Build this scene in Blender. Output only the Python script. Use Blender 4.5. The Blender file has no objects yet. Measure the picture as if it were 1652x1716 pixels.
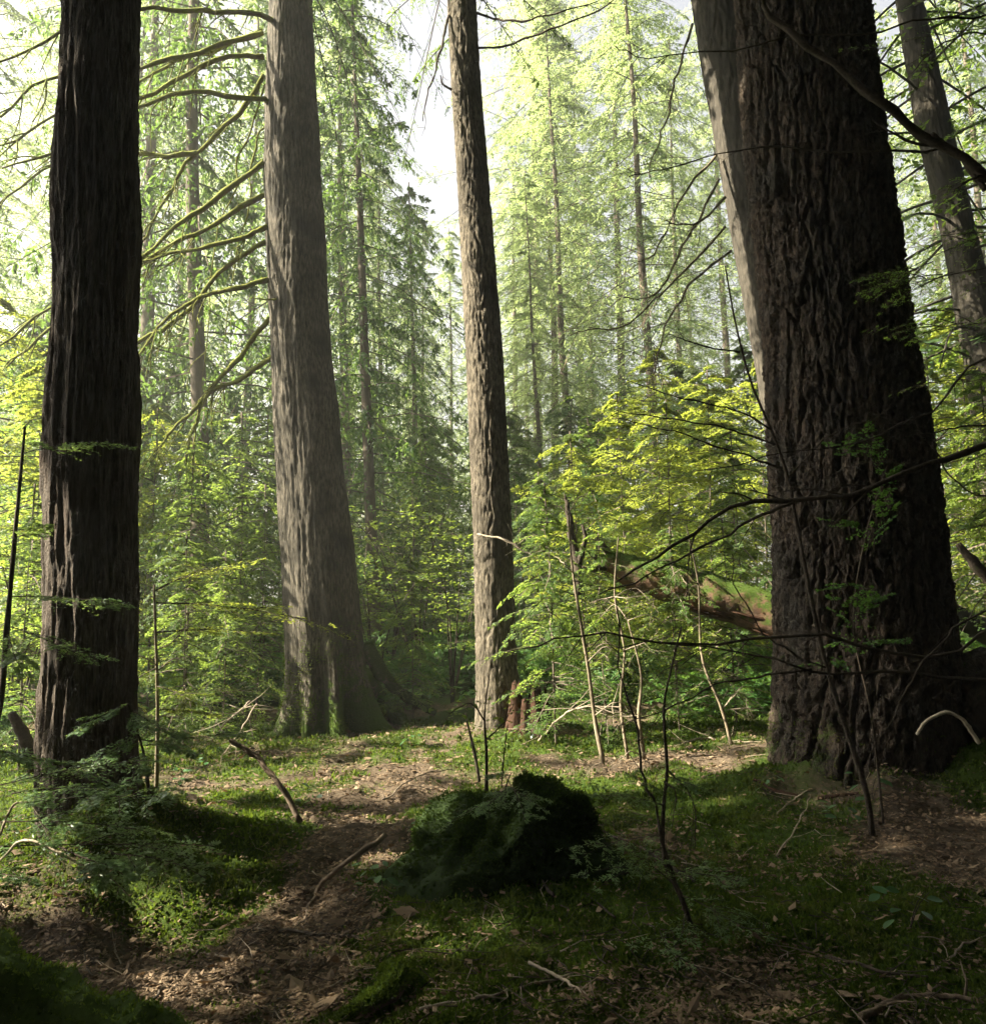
import bpy, math, random
import numpy as np
from mathutils import Vector

R = math.radians
# ---------------------------------------------------------------- camera, sky, sun, exposure
scene = bpy.context.scene
CAM = np.array([0.0, 0.0, 1.6])
PITCH, ROLL, FPX = R(6.0), R(1.5), 1300.0
FW = np.array([0, math.cos(PITCH), math.sin(PITCH)])
UP0 = np.array([0, -math.sin(PITCH), math.cos(PITCH)])
RT0 = np.array([1.0, 0, 0])
UPV = UP0 * math.cos(ROLL) + RT0 * math.sin(ROLL)
RTV = RT0 * math.cos(ROLL) - UP0 * math.sin(ROLL)
from mathutils import Matrix
cam_data = bpy.data.cameras.new('camera')
cam_data.sensor_fit = 'HORIZONTAL'; cam_data.sensor_width = 36.0
cam_data.lens = 36.0 * FPX / 1652.0
cam_data.clip_start = 0.05; cam_data.clip_end = 2000
cam = bpy.data.objects.new('camera', cam_data)
scene.collection.objects.link(cam)
cam.matrix_world = Matrix(((RTV[0], UPV[0], -FW[0], CAM[0]), (RTV[1], UPV[1], -FW[1], CAM[1]),
                           (RTV[2], UPV[2], -FW[2], CAM[2]), (0, 0, 0, 1)))
scene.camera = cam

SUN_EL, SUN_AZ = R(40), R(94)        # azimuth: degrees to the left of straight ahead
SDIR = np.array([-math.sin(SUN_AZ) * math.cos(SUN_EL), math.cos(SUN_AZ) * math.cos(SUN_EL), math.sin(SUN_EL)])
world = bpy.data.worlds.new('World'); scene.world = world; world.use_nodes = True
wn = world.node_tree.nodes; wl = world.node_tree.links
sky = wn.new('ShaderNodeTexSky'); sky.sky_type = 'NISHITA'; sky.sun_disc = False
sky.sun_elevation = SUN_EL; sky.sun_rotation = -SUN_AZ
sky.air_density = 1.0; sky.dust_density = 6.0; sky.ozone_density = 0.6
wn['Background'].inputs['Strength'].default_value = 0.05
hsv = wn.new('ShaderNodeHueSaturation'); hsv.inputs['Saturation'].default_value = 0.3     # milky, overexposed summer sky
wl.new(sky.outputs[0], hsv.inputs['Color']); wl.new(hsv.outputs[0], wn['Background'].inputs['Color'])
sun_data = bpy.data.lights.new('sun', 'SUN'); sun_data.energy = 5.0; sun_data.angle = R(0.5)
sun_data.color = (1.0, 0.90, 0.70)
sun = bpy.data.objects.new('sun', sun_data); scene.collection.objects.link(sun)
sun.rotation_euler = Vector(SDIR).to_track_quat('Z', 'Y').to_euler()
vs = scene.view_settings
vs.view_transform = 'Standard'; vs.look = 'None'; vs.gamma = 1.0; vs.use_curve_mapping = False
vs.exposure = 2.8
cy = scene.cycles
cy.max_bounces = 6; cy.diffuse_bounces = 2; cy.glossy_bounces = 2; cy.transmission_bounces = 4
cy.transparent_max_bounces = 4; cy.volume_bounces = 0
cy.sample_clamp_indirect = 6.0
cy.use_denoising = True
cy.use_adaptive_sampling = True; cy.adaptive_threshold = 0.02
cy.caustics_reflective = False; cy.caustics_refractive = False

# ---------------------------------------------------------------- numpy helpers
RS = np.random.RandomState(7)
_perm = np.random.RandomState(3).permutation(256); _perm = np.concatenate([_perm, _perm, _perm])
_g = np.random.RandomState(4).normal(size=(256, 3)); _g /= np.linalg.norm(_g, axis=1)[:, None]
def perlin(x, y, z=0.0):
    x, y, z = np.broadcast_arrays(np.asarray(x, float), np.asarray(y, float), np.asarray(z, float))
    xi = np.floor(x).astype(int); yi = np.floor(y).astype(int); zi = np.floor(z).astype(int)
    xf = x - xi; yf = y - yi; zf = z - zi
    u = xf**3 * (xf * (xf * 6 - 15) + 10); v = yf**3 * (yf * (yf * 6 - 15) + 10); w = zf**3 * (zf * (zf * 6 - 15) + 10)
    def gr(a, b, c):
        g = _g[_perm[_perm[_perm[(xi + a) & 255] + ((yi + b) & 255)] + ((zi + c) & 255)]]
        return g[..., 0] * (xf - a) + g[..., 1] * (yf - b) + g[..., 2] * (zf - c)
    x00 = gr(0, 0, 0) * (1 - u) + gr(1, 0, 0) * u; x10 = gr(0, 1, 0) * (1 - u) + gr(1, 1, 0) * u
    x01 = gr(0, 0, 1) * (1 - u) + gr(1, 0, 1) * u; x11 = gr(0, 1, 1) * (1 - u) + gr(1, 1, 1) * u
    return ((x00 * (1 - v) + x10 * v) * (1 - w) + (x01 * (1 - v) + x11 * v) * w) * 1.6
def fbm(x, y, z=0.0, o=4):
    s = 0; a = 1.0; f = 1.0
    for i in range(o):
        s = s + a * perlin(x * f + i * 17.3, y * f + i * 5.1, np.asarray(z) * f + i * 9.7); a *= .5; f *= 2.03
    return s
def sst(a, b, x):
    t = np.clip((x - a) / (b - a), 0, 1); return t * t * (3 - 2 * t)
def nrm(v):
    return v / np.maximum(np.linalg.norm(v, axis=-1, keepdims=True), 1e-9)

# ---------------------------------------------------------------- pixels of the photograph -> places
def ray(px, py):
    return FW + RTV * (px - 826) / FPX + UPV * (858 - py) / FPX
def P(px, py, dy):
    d = ray(px, py); return CAM + d * (dy / d[1])
def height(x, y):
    x = np.asarray(x, float); y = np.asarray(y, float)
    near = np.exp(-((np.hypot(x, y) / 40) ** 2))
    h = 0.10 * perlin(x * .35 + 3, y * .35) + 0.045 * perlin(x * 1.1, y * 1.1 + 9) * near
    h = h + 0.03 * perlin(x * 3.1, y * 3.1) * near
    h = h + 1.2 * perlin(x * .02 + 7.7, y * .02 + 2.2) * (1 - np.exp(-(np.maximum(y - 14, 0) / 30) ** 2))
    def bump(cx, cy, sx, sy, a): return a * np.exp(-((x - cx) / sx) ** 2 - ((y - cy) / sy) ** 2)
    h = h + bump(-2.75, 5.3, .75, .7, .22) + bump(-2.3, 10.8, 1.6, 1.3, -.17) + bump(3.2, 6.6, 1.2, 1.0, .20)
    h = h + bump(.1, 4.6, 1.0, .8, .10)
    h = h - bump(-1.75, 4.35, .55, .45, .20) - bump(-2.1, 3.6, .8, .6, .14)
    h = h + bump(0.05, 9.3, .9, .8, .10) + bump(2.8, 4.0, .9, .9, -.08)
    def ridge(x0, y0, x1, y1, w, a):
        t = np.clip(((x - x0) * (x1 - x0) + (y - y0) * (y1 - y0)) / ((x1 - x0) ** 2 + (y1 - y0) ** 2), 0, 1)
        d2 = (x - x0 - t * (x1 - x0)) ** 2 + (y - y0 - t * (y1 - y0)) ** 2
        return a * (1 - .7 * t) * np.exp(-d2 / (w * (1 + .3 * perlin(x * 3, y * 3))) ** 2)
    h = h + ridge(-2.4, 5.0, -1.25, 4.15, .17, .20) + ridge(-2.6, 4.9, -1.9, 3.7, .15, .16) + ridge(-2.4, 5.3, -1.6, 5.3, .15, .16) + ridge(2.6, 6.2, 1.9, 6.3, .2, .22) + ridge(2.9, 5.9, 2.5, 5.3, .2, .16) + ridge(3.6, 5.9, 4.2, 4.9, .3, .25)
    pc = path_c(y); h = h - .06 * np.exp(-((x - pc) / .45) ** 2) * sst(14, 9, y)
    return h
def path_c(y):
    return np.interp(y, [0, 2.6, 3.6, 4.4, 5.4, 7.0, 9.0, 14], [-.4, -.55, -.85, -1.05, -1.15, -.9, -.6, -.3])
def G(px, py, tmax=60):
    d = ray(px, py); t = np.linspace(1.2, tmax, 3000)
    p = CAM[None] + d[None] * t[:, None]
    below = p[:, 2] < height(p[:, 0], p[:, 1])
    i = int(np.argmax(below)) if below.any() else len(t) - 1
    q = p[i].copy(); q[2] = height(q[0], q[1]); return q

# ---------------------------------------------------------------- mesh builder
class MB:
    def __init__(self): self.v = []; self.q = []; self.n = 0; self.attr = []
    def add(self, verts, faces, mi=0, moss=0.0):
        verts = np.asarray(verts, float).reshape(-1, 3); faces = np.asarray(faces, int)
        if len(verts) == 0: return self
        self.v.append(verts); self.q.append((faces + self.n, mi)); self.n += len(verts)
        self.attr.append(np.broadcast_to(np.asarray(moss, float), (len(verts),)).copy()); return self
    def build(self, name, mats, parent=None, origin=None, smooth=True, moss=False):
        v = np.concatenate(self.v)
        if origin is not None: v = v - np.asarray(origin)[None]
        elif parent is not None: v = v - np.array(parent.location)[None]
        me = bpy.data.meshes.new(name)
        me.vertices.add(len(v)); me.vertices.foreach_set('co', v.astype(np.float32).ravel())
        loops = np.concatenate([f.ravel() for f, _ in self.q])
        sizes = np.concatenate([np.full(len(f), f.shape[1]) for f, _ in self.q])
        mi = np.concatenate([np.full(len(f), m) for f, m in self.q])
        me.loops.add(len(loops)); me.loops.foreach_set('vertex_index', loops.astype(np.int32))
        me.polygons.add(len(sizes))
        st = np.concatenate([[0], np.cumsum(sizes)[:-1]])
        me.polygons.foreach_set('loop_start', st.astype(np.int32))
        me.polygons.foreach_set('material_index', mi.astype(np.int32))
        me.polygons.foreach_set('use_smooth', np.full(len(sizes), bool(smooth)))
        if moss:
            a = me.attributes.new('moss', 'FLOAT', 'POINT')
            a.data.foreach_set('value', np.concatenate(self.attr).astype(np.float32))
        for m in (mats if isinstance(mats, (list, tuple)) else [mats]): me.materials.append(m)
        me.update(calc_edges=True)
        o = bpy.data.objects.new(name, me); scene.collection.objects.link(o)
        if parent is not None: o.parent = parent
        elif origin is not None: o.location = origin
        return o
def tag(o, label=None, cat=None, group=None, kind=None):
    if label: o['label'] = label
    if cat: o['category'] = cat
    if group: o['group'] = group
    if kind: o['kind'] = kind
    return o
def thing(name, loc, label, cat, group=None):
    o = bpy.data.objects.new(name, None); scene.collection.objects.link(o)
    o.location = [float(a) for a in loc]; o.empty_display_size = .2
    return tag(o, label, cat, group)
def child_copy(src, parent):
    c = src.copy(); scene.collection.objects.link(c); c.parent = parent; return c

def smooth_path(pts, n):
    pts = np.asarray(pts, float)
    if len(pts) == 2: pts = np.stack([pts[0], pts.mean(0), pts[1]])
    k = len(pts); e = np.vstack([2 * pts[0] - pts[1], pts, 2 * pts[-1] - pts[-2]])
    t = np.linspace(0, k - 1 - 1e-6, n); i = t.astype(int); f = (t - i)[:, None]
    p0, p1, p2, p3 = e[i], e[i + 1], e[i + 2], e[i + 3]
    return .5 * (2 * p1 + (p2 - p0) * f + (2 * p0 - 5 * p1 + 4 * p2 - p3) * f**2 + (3 * p1 - p0 - 3 * p2 + p3) * f**3)
def tube(path, rad, seg=6, rough=0.0, rf=6.0, cap=True, seed=0):
    path = np.asarray(path, float); n = len(path)
    rad = np.broadcast_to(np.asarray(rad, float), (n,)) if np.ndim(rad) == 0 else np.interp(np.linspace(0, 1, n), np.linspace(0, 1, len(rad)), rad)
    tg = nrm(np.gradient(path, axis=0))
    ref = np.where(np.abs(tg[:, 2:3]) > .92, np.array([[1.0, 0, 0]]), np.array([[0, 0, 1.0]]))
    if np.abs(tg[:, 2]).mean() > .75: ref = np.tile([[0.3, 1.0, 0]], (n, 1))
    a = nrm(np.cross(tg, ref)); b = np.cross(tg, a)
    th = np.linspace(0, 2 * np.pi, seg, endpoint=False)
    off = a[:, None] * np.cos(th)[None, :, None] + b[:, None] * np.sin(th)[None, :, None]
    rr = rad[:, None] * np.ones((1, seg))
    if rough:
        q = path[:, None] + off * rad[:, None, None]
        rr = rr * (1 + rough * (perlin(q[..., 0] * rf + seed, q[..., 1] * rf, q[..., 2] * rf) + .6 * perlin(q[..., 0] * rf * 2.6, q[..., 1] * rf * 2.6 + seed, q[..., 2] * rf * 2.6)))
    v = path[:, None] + off * rr[..., None]
    i = np.arange(n - 1)[:, None] * seg; j = np.arange(seg)[None]
    f = np.stack([i + j, i + (j + 1) % seg, i + seg + (j + 1) % seg, i + seg + j], -1).reshape(-1, 4)
    v = v.reshape(-1, 3)
    if cap:   # closed ends: fans of degenerate-free quads/tris as an extra ring squeezed to the axis
        v = np.vstack([v, path[:1] - tg[:1] * rad[0] * .3, path[-1:] + tg[-1:] * rad[-1] * .3])
        c0, c1 = n * seg, n * seg + 1; jj = np.arange(seg)
        t0 = np.stack([jj, np.full(seg, c0), (jj + 1) % seg], -1); t1 = np.stack([(n - 1) * seg + jj, (n - 1) * seg + (jj + 1) % seg, np.full(seg, c1)], -1)
        return v, f, np.vstack([t0, t1])
    return v, f, None
def add_tube(mb, path, rad, seg=6, mi=0, moss=0.0, fuzz=None, **k):
    v, f, t = tube(path, rad, seg, **k)
    if fuzz:   # fuzz = (count, size, material index, how far only the upper side)
        cnt, size, fmi, upb = fuzz; rg = np.random.RandomState(int(abs(v[:, 0].sum() * 977)) % 99991)
        ps = np.repeat(np.asarray(path, float), seg, axis=0); vv = v[:len(ps)]; nn = nrm(vv - ps)
        k1 = rg.randint(0, len(vv) - seg, cnt); k2 = np.where(rg.uniform(size=cnt) < .5, k1 + seg, np.minimum(k1 + 1, len(vv) - 1)); a = rg.uniform(size=(cnt, 1))
        pp = vv[k1] * a + vv[k2] * (1 - a); n2 = nrm(nn[k1] * a + nn[k2] * (1 - a))
        kk = n2[:, 2] + rg.normal(0, .35, cnt) > upb; pp, n2 = pp[kk], n2[kk]
        tufts(mb, pp, n2, size * rg.uniform(.5, 1.4, len(pp)), rg, 2, fmi)
    n0 = mb.n; mb.add(v, f, mi, moss)
    if t is not None: mb.q.append((t + n0, mi))
    return mb

# ---------------------------------------------------------------- leaves
def leaf_quads(Pb, D, N, L, W):
    Pb, D, N = (a.reshape(-1, 3) for a in (Pb, D, N)); L = np.broadcast_to(L, Pb.shape[:1] if np.ndim(L) < 2 else None).reshape(-1) if np.ndim(L) else np.full(len(Pb), L)
    W = np.full(len(Pb), W) if np.ndim(W) == 0 else np.asarray(W).reshape(-1)
    S = nrm(np.cross(D, N)); L = L[:, None]; W = W[:, None]
    N2 = np.cross(S, D)
    v = np.stack([Pb, Pb + D * L * .45 + S * W * .5 - N2 * W * .12, Pb + D * L, Pb + D * L * .45 - S * W * .5 - N2 * W * .12], 1).reshape(-1, 3)
    return v, np.arange(len(v)).reshape(-1, 4)

def boughs(mb, rng, start, dire, length, droop, K=9, M=7, wf=.42, leafL=.04, leafW=.016, hang=0.0, flat=.25,
           keep=.9, ang=58, t0=.12, mi=1, wood=True, wr=.006, wseg=4, wmi=0, curl=0.0, twigwood=False, nsub=7):
    """Flat sprays: branch axis > side twigs > leaf-sized faces. start, dire (B,3); length, droop (B,)"""
    start = np.asarray(start, float).reshape(-1, 3); B = len(start)
    dire = nrm(np.asarray(dire, float).reshape(-1, 3)); length = np.broadcast_to(np.asarray(length, float), (B,)); droop = np.broadcast_to(np.asarray(droop, float), (B,))
    Z = np.array([0, 0, 1.0])
    lat = nrm(np.cross(dire, Z) + 1e-6)
    roll = rng.normal(0, flat * .6, B)
    lat = nrm(lat * np.cos(roll)[:, None] + np.cross(dire, lat) * np.sin(roll)[:, None])
    wob = rng.normal(0, .07, (B, 2))
    def pos(t):   # t (B,k) -> (B,k,3)
        w = np.sin(t * 3.1 + wob[:, :1] * 40) * wob[:, 1:]
        return start[:, None] + dire[:, None] * (length[:, None] * t)[..., None] + lat[:, None] * (length[:, None] * w * t)[..., None] - Z * (length[:, None] * (droop[:, None] * t**2 - curl * t**3))[..., None]
    tk = np.linspace(t0, .98, K)[None] + rng.normal(0, .5 / K * .5, (B, K)); tk = np.clip(tk, .03, 1.0)
    base = pos(tk); ax = nrm(pos(np.clip(tk + .03, 0, 1.1)) - base)
    shape = (np.power(np.clip(1 - tk, 0, 1), .75) * sst(-.05, .28, tk) + .10)
    qs = []; lw = []
    for sgn in (-1, 1):
        a = R(ang) + rng.normal(0, .12, (B, K))
        td = ax * np.cos(a)[..., None] + sgn * lat[:, None] * np.sin(a)[..., None]
        td = nrm(td - Z * (hang + rng.normal(.06, .10, (B, K)))[..., None])
        tl = length[:, None] * wf * shape * rng.uniform(.65, 1.15, (B, K))
        alive = rng.uniform(size=(B, K)) < keep
        um = (np.arange(M) + .5) / M
        tp = base[:, :, None] + td[:, :, None] * (tl[:, :, None] * um)[..., None] - Z * (tl[:, :, None] * (.18 + hang * .5) * um**2)[..., None]
        nb = nrm(np.cross(td, ax) * sgn * np.sign(np.cross(td, ax) @ Z * sgn)[..., None] + 1e-6)
        if hang > .5: nb = nrm(rng.normal(0, 1, (B, K, 3)) * np.array([1, 1, .2]))
        side = nrm(np.cross(nb, td))
        if twigwood:
            for b in range(B):
                for k in range(K):
                    if alive[b, k]: add_tube(mb, np.stack([base[b, k], tp[b, k, M // 2], tp[b, k, -1]]), [wr * .32, wr * .14], 3, wmi, cap=False)
        for s2 in (-1, 1):
            la = R(42) + rng.normal(0, .25, (B, K, M))
            ld = td[:, :, None] * np.cos(la)[..., None] + s2 * side[:, :, None] * np.sin(la)[..., None]
            ld = nrm(ld + rng.normal(0, .16, ld.shape) - Z * hang * .4)
            nn = nrm(nb[:, :, None] + rng.normal(0, flat, ld.shape))
            LL = leafL * rng.uniform(.6, 1.25, (B, K, M)) * (1.05 - .4 * um)
            m = np.broadcast_to(alive[..., None], LL.shape) & (rng.uniform(size=LL.shape) < .94)
            # small twigs near the tip carry fewer leaves
            m = m & (um[None, None] * tl[..., None] < tl[..., None]) & ((np.arange(M)[None, None] * leafL * .35) < tl[..., None] * 1.6 + leafL)
            jit = rng.normal(0, leafL * .10, ld.shape)
            v, f = leaf_quads((tp + jit)[m], ld[m], nn[m], LL[m], LL[m] * (leafW / leafL))
            mb.add(v, f, mi)
    if wood:
        tt = np.linspace(0, 1, nsub)
        ap = pos(np.broadcast_to(tt, (B, nsub)))
        for b in range(B):
            add_tube(mb, ap[b], [wr, wr * .25], wseg, wmi, cap=False)
    return mb

def cyl_dirs(rng, B, z, elev):
    a = np.arange(B) * 2.39996 + rng.uniform(-.5, .5, B)
    e = elev + rng.normal(0, .2, B)
    return np.stack([np.cos(a) * np.cos(e), np.sin(a) * np.cos(e), np.sin(e)], -1)

# ---------------------------------------------------------------- materials
def new_mat(name):
    m = bpy.data.materials.new(name); m.use_nodes = True; nt = m.node_tree
    for n in list(nt.nodes): nt.nodes.remove(n)
    return m, nt, nt.nodes, nt.links
def node(ns, t, **k):
    n = ns.new(t)
    for a, b in k.items(): setattr(n, a, b)
    return n
def leaf_mat(name, c1, c2, tr, mix=.5, rough=.5, spec=.25, patch=None):
    m, nt, ns, ls = new_mat(name)
    geo = node(ns, 'ShaderNodeNewGeometry'); oi = node(ns, 'ShaderNodeObjectInfo')
    add = node(ns, 'ShaderNodeMath', operation='MULTIPLY_ADD'); add.inputs[1].default_value = .72
    mul = node(ns, 'ShaderNodeMath', operation='MULTIPLY'); mul.inputs[1].default_value = .28
    ls.new(oi.outputs['Random'], mul.inputs[0]); ls.new(geo.outputs['Random Per Island'], add.inputs[0]); ls.new(mul.outputs[0], add.inputs[2])
    def mx(a, b):
        n = node(ns, 'ShaderNodeMix', data_type='RGBA'); n.inputs['A'].default_value = (*a, 1); n.inputs['B'].default_value = (*b, 1)
        ls.new(add.outputs[0], n.inputs['Factor']); return n
    base = mx(c1, c2); trn = mx([x * .8 for x in tr], [x * 1.25 for x in tr])
    pb = node(ns, 'ShaderNodeBsdfPrincipled'); pb.inputs['Roughness'].default_value = rough; pb.inputs['Specular IOR Level'].default_value = spec
    bcol = base.outputs['Result']
    if patch:   # the growth itself is browner or yellower in patches
        tcp = node(ns, 'ShaderNodeTexCoord'); npz = node(ns, 'ShaderNodeTexNoise'); npz.inputs['Scale'].default_value = 2.6; npz.inputs['Detail'].default_value = 5; ls.new(tcp.outputs['Object'], npz.inputs['Vector'])
        rpz = node(ns, 'ShaderNodeMapRange'); rpz.inputs['From Min'].default_value = .5; rpz.inputs['From Max'].default_value = .68; ls.new(npz.outputs[0], rpz.inputs[0])
        mpz = node(ns, 'ShaderNodeMix', data_type='RGBA'); mpz.inputs['B'].default_value = (*patch, 1); ls.new(bcol, mpz.inputs['A']); ls.new(rpz.outputs[0], mpz.inputs['Factor']); bcol = mpz.outputs['Result']
    ls.new(bcol, pb.inputs['Base Color'])
    tl = node(ns, 'ShaderNodeBsdfTranslucent'); ls.new(trn.outputs['Result'], tl.inputs['Color'])
    mxs = node(ns, 'ShaderNodeMixShader'); mxs.inputs[0].default_value = mix
    ls.new(pb.outputs[0], mxs.inputs[1]); ls.new(tl.outputs[0], mxs.inputs[2])
    out = node(ns, 'ShaderNodeOutputMaterial'); ls.new(mxs.outputs[0], out.inputs[0]); return m
def bark_mat(name, c1, c2, c3=None, scale=(30, 30, 4), moss=(.045, .075, .012), mossup=0.0, rough=.9, bump=.35, crack=None):
    m, nt, ns, ls = new_mat(name)
    tc = node(ns, 'ShaderNodeTexCoord'); mp = node(ns, 'ShaderNodeMapping'); mp.inputs['Scale'].default_value = scale
    ls.new(tc.outputs['Object'], mp.inputs[0])
    nz = node(ns, 'ShaderNodeTexNoise'); nz.inputs['Scale'].default_value = 1.0; nz.inputs['Detail'].default_value = 7; nz.inputs['Roughness'].default_value = .65
    ls.new(mp.outputs[0], nz.inputs['Vector'])
    nb = node(ns, 'ShaderNodeTexNoise'); nb.inputs['Scale'].default_value = 2.3; nb.inputs['Detail'].default_value = 4
    ls.new(tc.outputs['Object'], nb.inputs['Vector'])
    rp = node(ns, 'ShaderNodeMapRange'); rp.inputs['From Min'].default_value = .33; rp.inputs['From Max'].default_value = .68
    ls.new(nz.outputs[0], rp.inputs[0])
    mx = node(ns, 'ShaderNodeMix', data_type='RGBA'); mx.inputs['A'].default_value = (*c1, 1); mx.inputs['B'].default_value = (*c2, 1)
    ls.new(rp.outputs[0], mx.inputs['Factor'])
    r2 = node(ns, 'ShaderNodeMapRange'); r2.inputs['From Min'].default_value = .45; r2.inputs['From Max'].default_value = .7
    ls.new(nb.outputs[0], r2.inputs[0])
    m2 = node(ns, 'ShaderNodeMix', data_type='RGBA'); m2.inputs['B'].default_value = (*(c3 or c2), 1)
    ls.new(mx.outputs['Result'], m2.inputs['A']); ls.new(r2.outputs[0], m2.inputs['Factor'])
    # moss: attribute + upward facing share + noise
    at = node(ns, 'ShaderNodeAttribute', attribute_name='moss')
    geo = node(ns, 'ShaderNodeNewGeometry'); sep = node(ns, 'ShaderNodeSeparateXYZ'); ls.new(geo.outputs['Normal'], sep.inputs[0])
    mu = node(ns, 'ShaderNodeMath', operation='MULTIPLY_ADD'); mu.inputs[1].default_value = mossup * .45; mu.inputs[2].default_value = mossup * .55
    ls.new(sep.outputs['Z'], mu.inputs[0])
    ad = node(ns, 'ShaderNodeMath', operation='ADD'); ls.new(mu.outputs[0], ad.inputs[0]); ls.new(at.outputs['Fac'], ad.inputs[1])
    nm = node(ns, 'ShaderNodeTexNoise'); nm.inputs['Scale'].default_value = 9; nm.inputs['Detail'].default_value = 6; nm.inputs['Roughness'].default_value = .7
    ls.new(tc.outputs['Object'], nm.inputs['Vector'])
    ad2 = node(ns, 'ShaderNodeMath', operation='MULTIPLY_ADD'); ad2.inputs[1].default_value = 1.6; ls.new(nm.outputs[0], ad2.inputs[0])
    ls.new(ad.outputs[0], ad2.inputs[2])
    r3 = node(ns, 'ShaderNodeMapRange'); r3.inputs['From Min'].default_value = 1.18; r3.inputs['From Max'].default_value = 1.42
    ls.new(ad2.outputs[0], r3.inputs[0])
    mcol = node(ns, 'ShaderNodeMix', data_type='RGBA'); mcol.inputs['A'].default_value = (*[x * .5 for x in moss], 1); mcol.inputs['B'].default_value = (*[x * 1.5 for x in moss], 1)
    n4 = node(ns, 'ShaderNodeTexNoise'); n4.inputs['Scale'].default_value = 60; n4.inputs['Detail'].default_value = 3; ls.new(tc.outputs['Object'], n4.inputs['Vector'])
    ls.new(n4.outputs[0], mcol.inputs['Factor'])
    m3 = node(ns, 'ShaderNodeMix', data_type='RGBA'); ls.new(r3.outputs[0], m3.inputs['Factor']); ls.new(m2.outputs['Result'], m3.inputs['A']); ls.new(mcol.outputs['Result'], m3.inputs['B'])
    pb = node(ns, 'ShaderNodeBsdfPrincipled'); pb.inputs['Roughness'].default_value = rough; pb.inputs['Specular IOR Level'].default_value = .15
    ls.new(m3.outputs['Result'], pb.inputs['Base Color'])
    bp = node(ns, 'ShaderNodeBump'); bp.inputs['Strength'].default_value = bump; bp.inputs['Distance'].default_value = .02
    hs = node(ns, 'ShaderNodeMath', operation='MULTIPLY_ADD'); hs.inputs[1].default_value = .5; ls.new(n4.outputs[0], hs.inputs[0]); ls.new(nz.outputs[0], hs.inputs[2])
    hh = hs.outputs[0]
    if crack:   # fine relief: flakes split by narrow cracks
        mc = node(ns, 'ShaderNodeMapping'); mc.inputs['Scale'].default_value = crack; ls.new(tc.outputs['Object'], mc.inputs[0])
        wv = node(ns, 'ShaderNodeVectorMath', operation='MULTIPLY_ADD'); wv.inputs[1].default_value = (1.2, 1.2, 1.2); ls.new(n4.outputs['Color'], wv.inputs[0]); ls.new(mc.outputs[0], wv.inputs[2])
        vo = node(ns, 'ShaderNodeTexVoronoi', feature='DISTANCE_TO_EDGE'); vo.inputs['Scale'].default_value = 1.0; ls.new(wv.outputs[0], vo.inputs['Vector'])
        rc = node(ns, 'ShaderNodeMapRange'); rc.inputs['From Max'].default_value = .16; ls.new(vo.outputs['Distance'], rc.inputs[0])
        ac = node(ns, 'ShaderNodeMath', operation='MULTIPLY_ADD'); ac.inputs[1].default_value = .5; ls.new(rc.outputs[0], ac.inputs[0]); ls.new(hh, ac.inputs[2]); hh = ac.outputs[0]
    ls.new(hh, bp.inputs['Height']); ls.new(bp.outputs[0], pb.inputs['Normal'])
    out = node(ns, 'ShaderNodeOutputMaterial'); ls.new(pb.outputs[0], out.inputs[0]); return m

M = {}
M['cedar'] = bark_mat('cedar_bark', (.03, .024, .019), (.17, .145, .12), (.09, .07, .056), (50, 50, 7), bump=1.0, crack=(70, 70, 5))
M['cedar2'] = bark_mat('mossy_cedar_bark', (.014, .013, .010), (.16, .14, .11), (.026, .024, .018), (40, 40, 9), bump=.7, crack=(55, 55, 7))
M['hemlock'] = bark_mat('hemlock_bark', (.02, .017, .013), (.21, .18, .135), (.05, .043, .032), (34, 34, 12), bump=.7, crack=(40, 40, 14))
M['fir'] = bark_mat('fir_bark', (.022, .018, .014), (.10, .075, .055), (.045, .04, .033), (26, 26, 9), bump=1.0, crack=(34, 34, 12))
M['grey'] = bark_mat('grey_bark', (.02, .018, .015), (.085, .075, .06), (.04, .036, .03), (22, 22, 6))
M['far_bark'] = bark_mat('far_bark', (.06, .05, .04), (.14, .115, .09), None, (14, 14, 3), bump=.2)
M['moss_branch'] = bark_mat('mossy_branch_bark', (.07, .055, .035), (.15, .12, .075), None, (25, 25, 25), moss=(.13, .145, .025), mossup=.8)
M['twig'] = bark_mat('dark_twig_bark', (.025, .02, .016), (.075, .06, .045), None, (60, 60, 60))
M['pale_twig'] = bark_mat('pale_dead_wood', (.11, .09, .065), (.30, .25, .19), None, (50, 50, 50))
M['peeled'] = bark_mat('peeled_pale_wood', (.34, .28, .20), (.58, .50, .38), None, (50, 50, 50))
M['stem'] = bark_mat('pale_sapling_bark', (.09, .075, .05), (.24, .20, .14), None, (40, 40, 14), moss=(.10, .12, .03), mossup=.35)
M['rot'] = bark_mat('rotten_red_wood', (.018, .010, .006), (.06, .030, .018), (.04, .02, .012), (14, 14, 14))
M['log'] = bark_mat('mossy_log_bark', (.05, .035, .025), (.15, .10, .07), (.13, .07, .04), (10, 30, 30), mossup=.75)
M['root'] = bark_mat('mossy_root_bark', (.09, .065, .045), (.20, .15, .11), None, (25, 25, 25), mossup=.85)
M['stick'] = bark_mat('fallen_stick_bark', (.06, .045, .032), (.17, .13, .095), None, (30, 30, 30), mossup=.25)
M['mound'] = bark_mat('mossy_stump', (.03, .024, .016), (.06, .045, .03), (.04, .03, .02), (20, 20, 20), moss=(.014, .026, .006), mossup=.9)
M['hem_leaf'] = leaf_mat('hemlock_needles', (.028, .07, .025), (.07, .13, .035), (.22, .33, .05), .5)
M['hem_yel'] = leaf_mat('young_hemlock_needles', (.045, .095, .02), (.12, .155, .03), (.41, .47, .065), .56)
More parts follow.
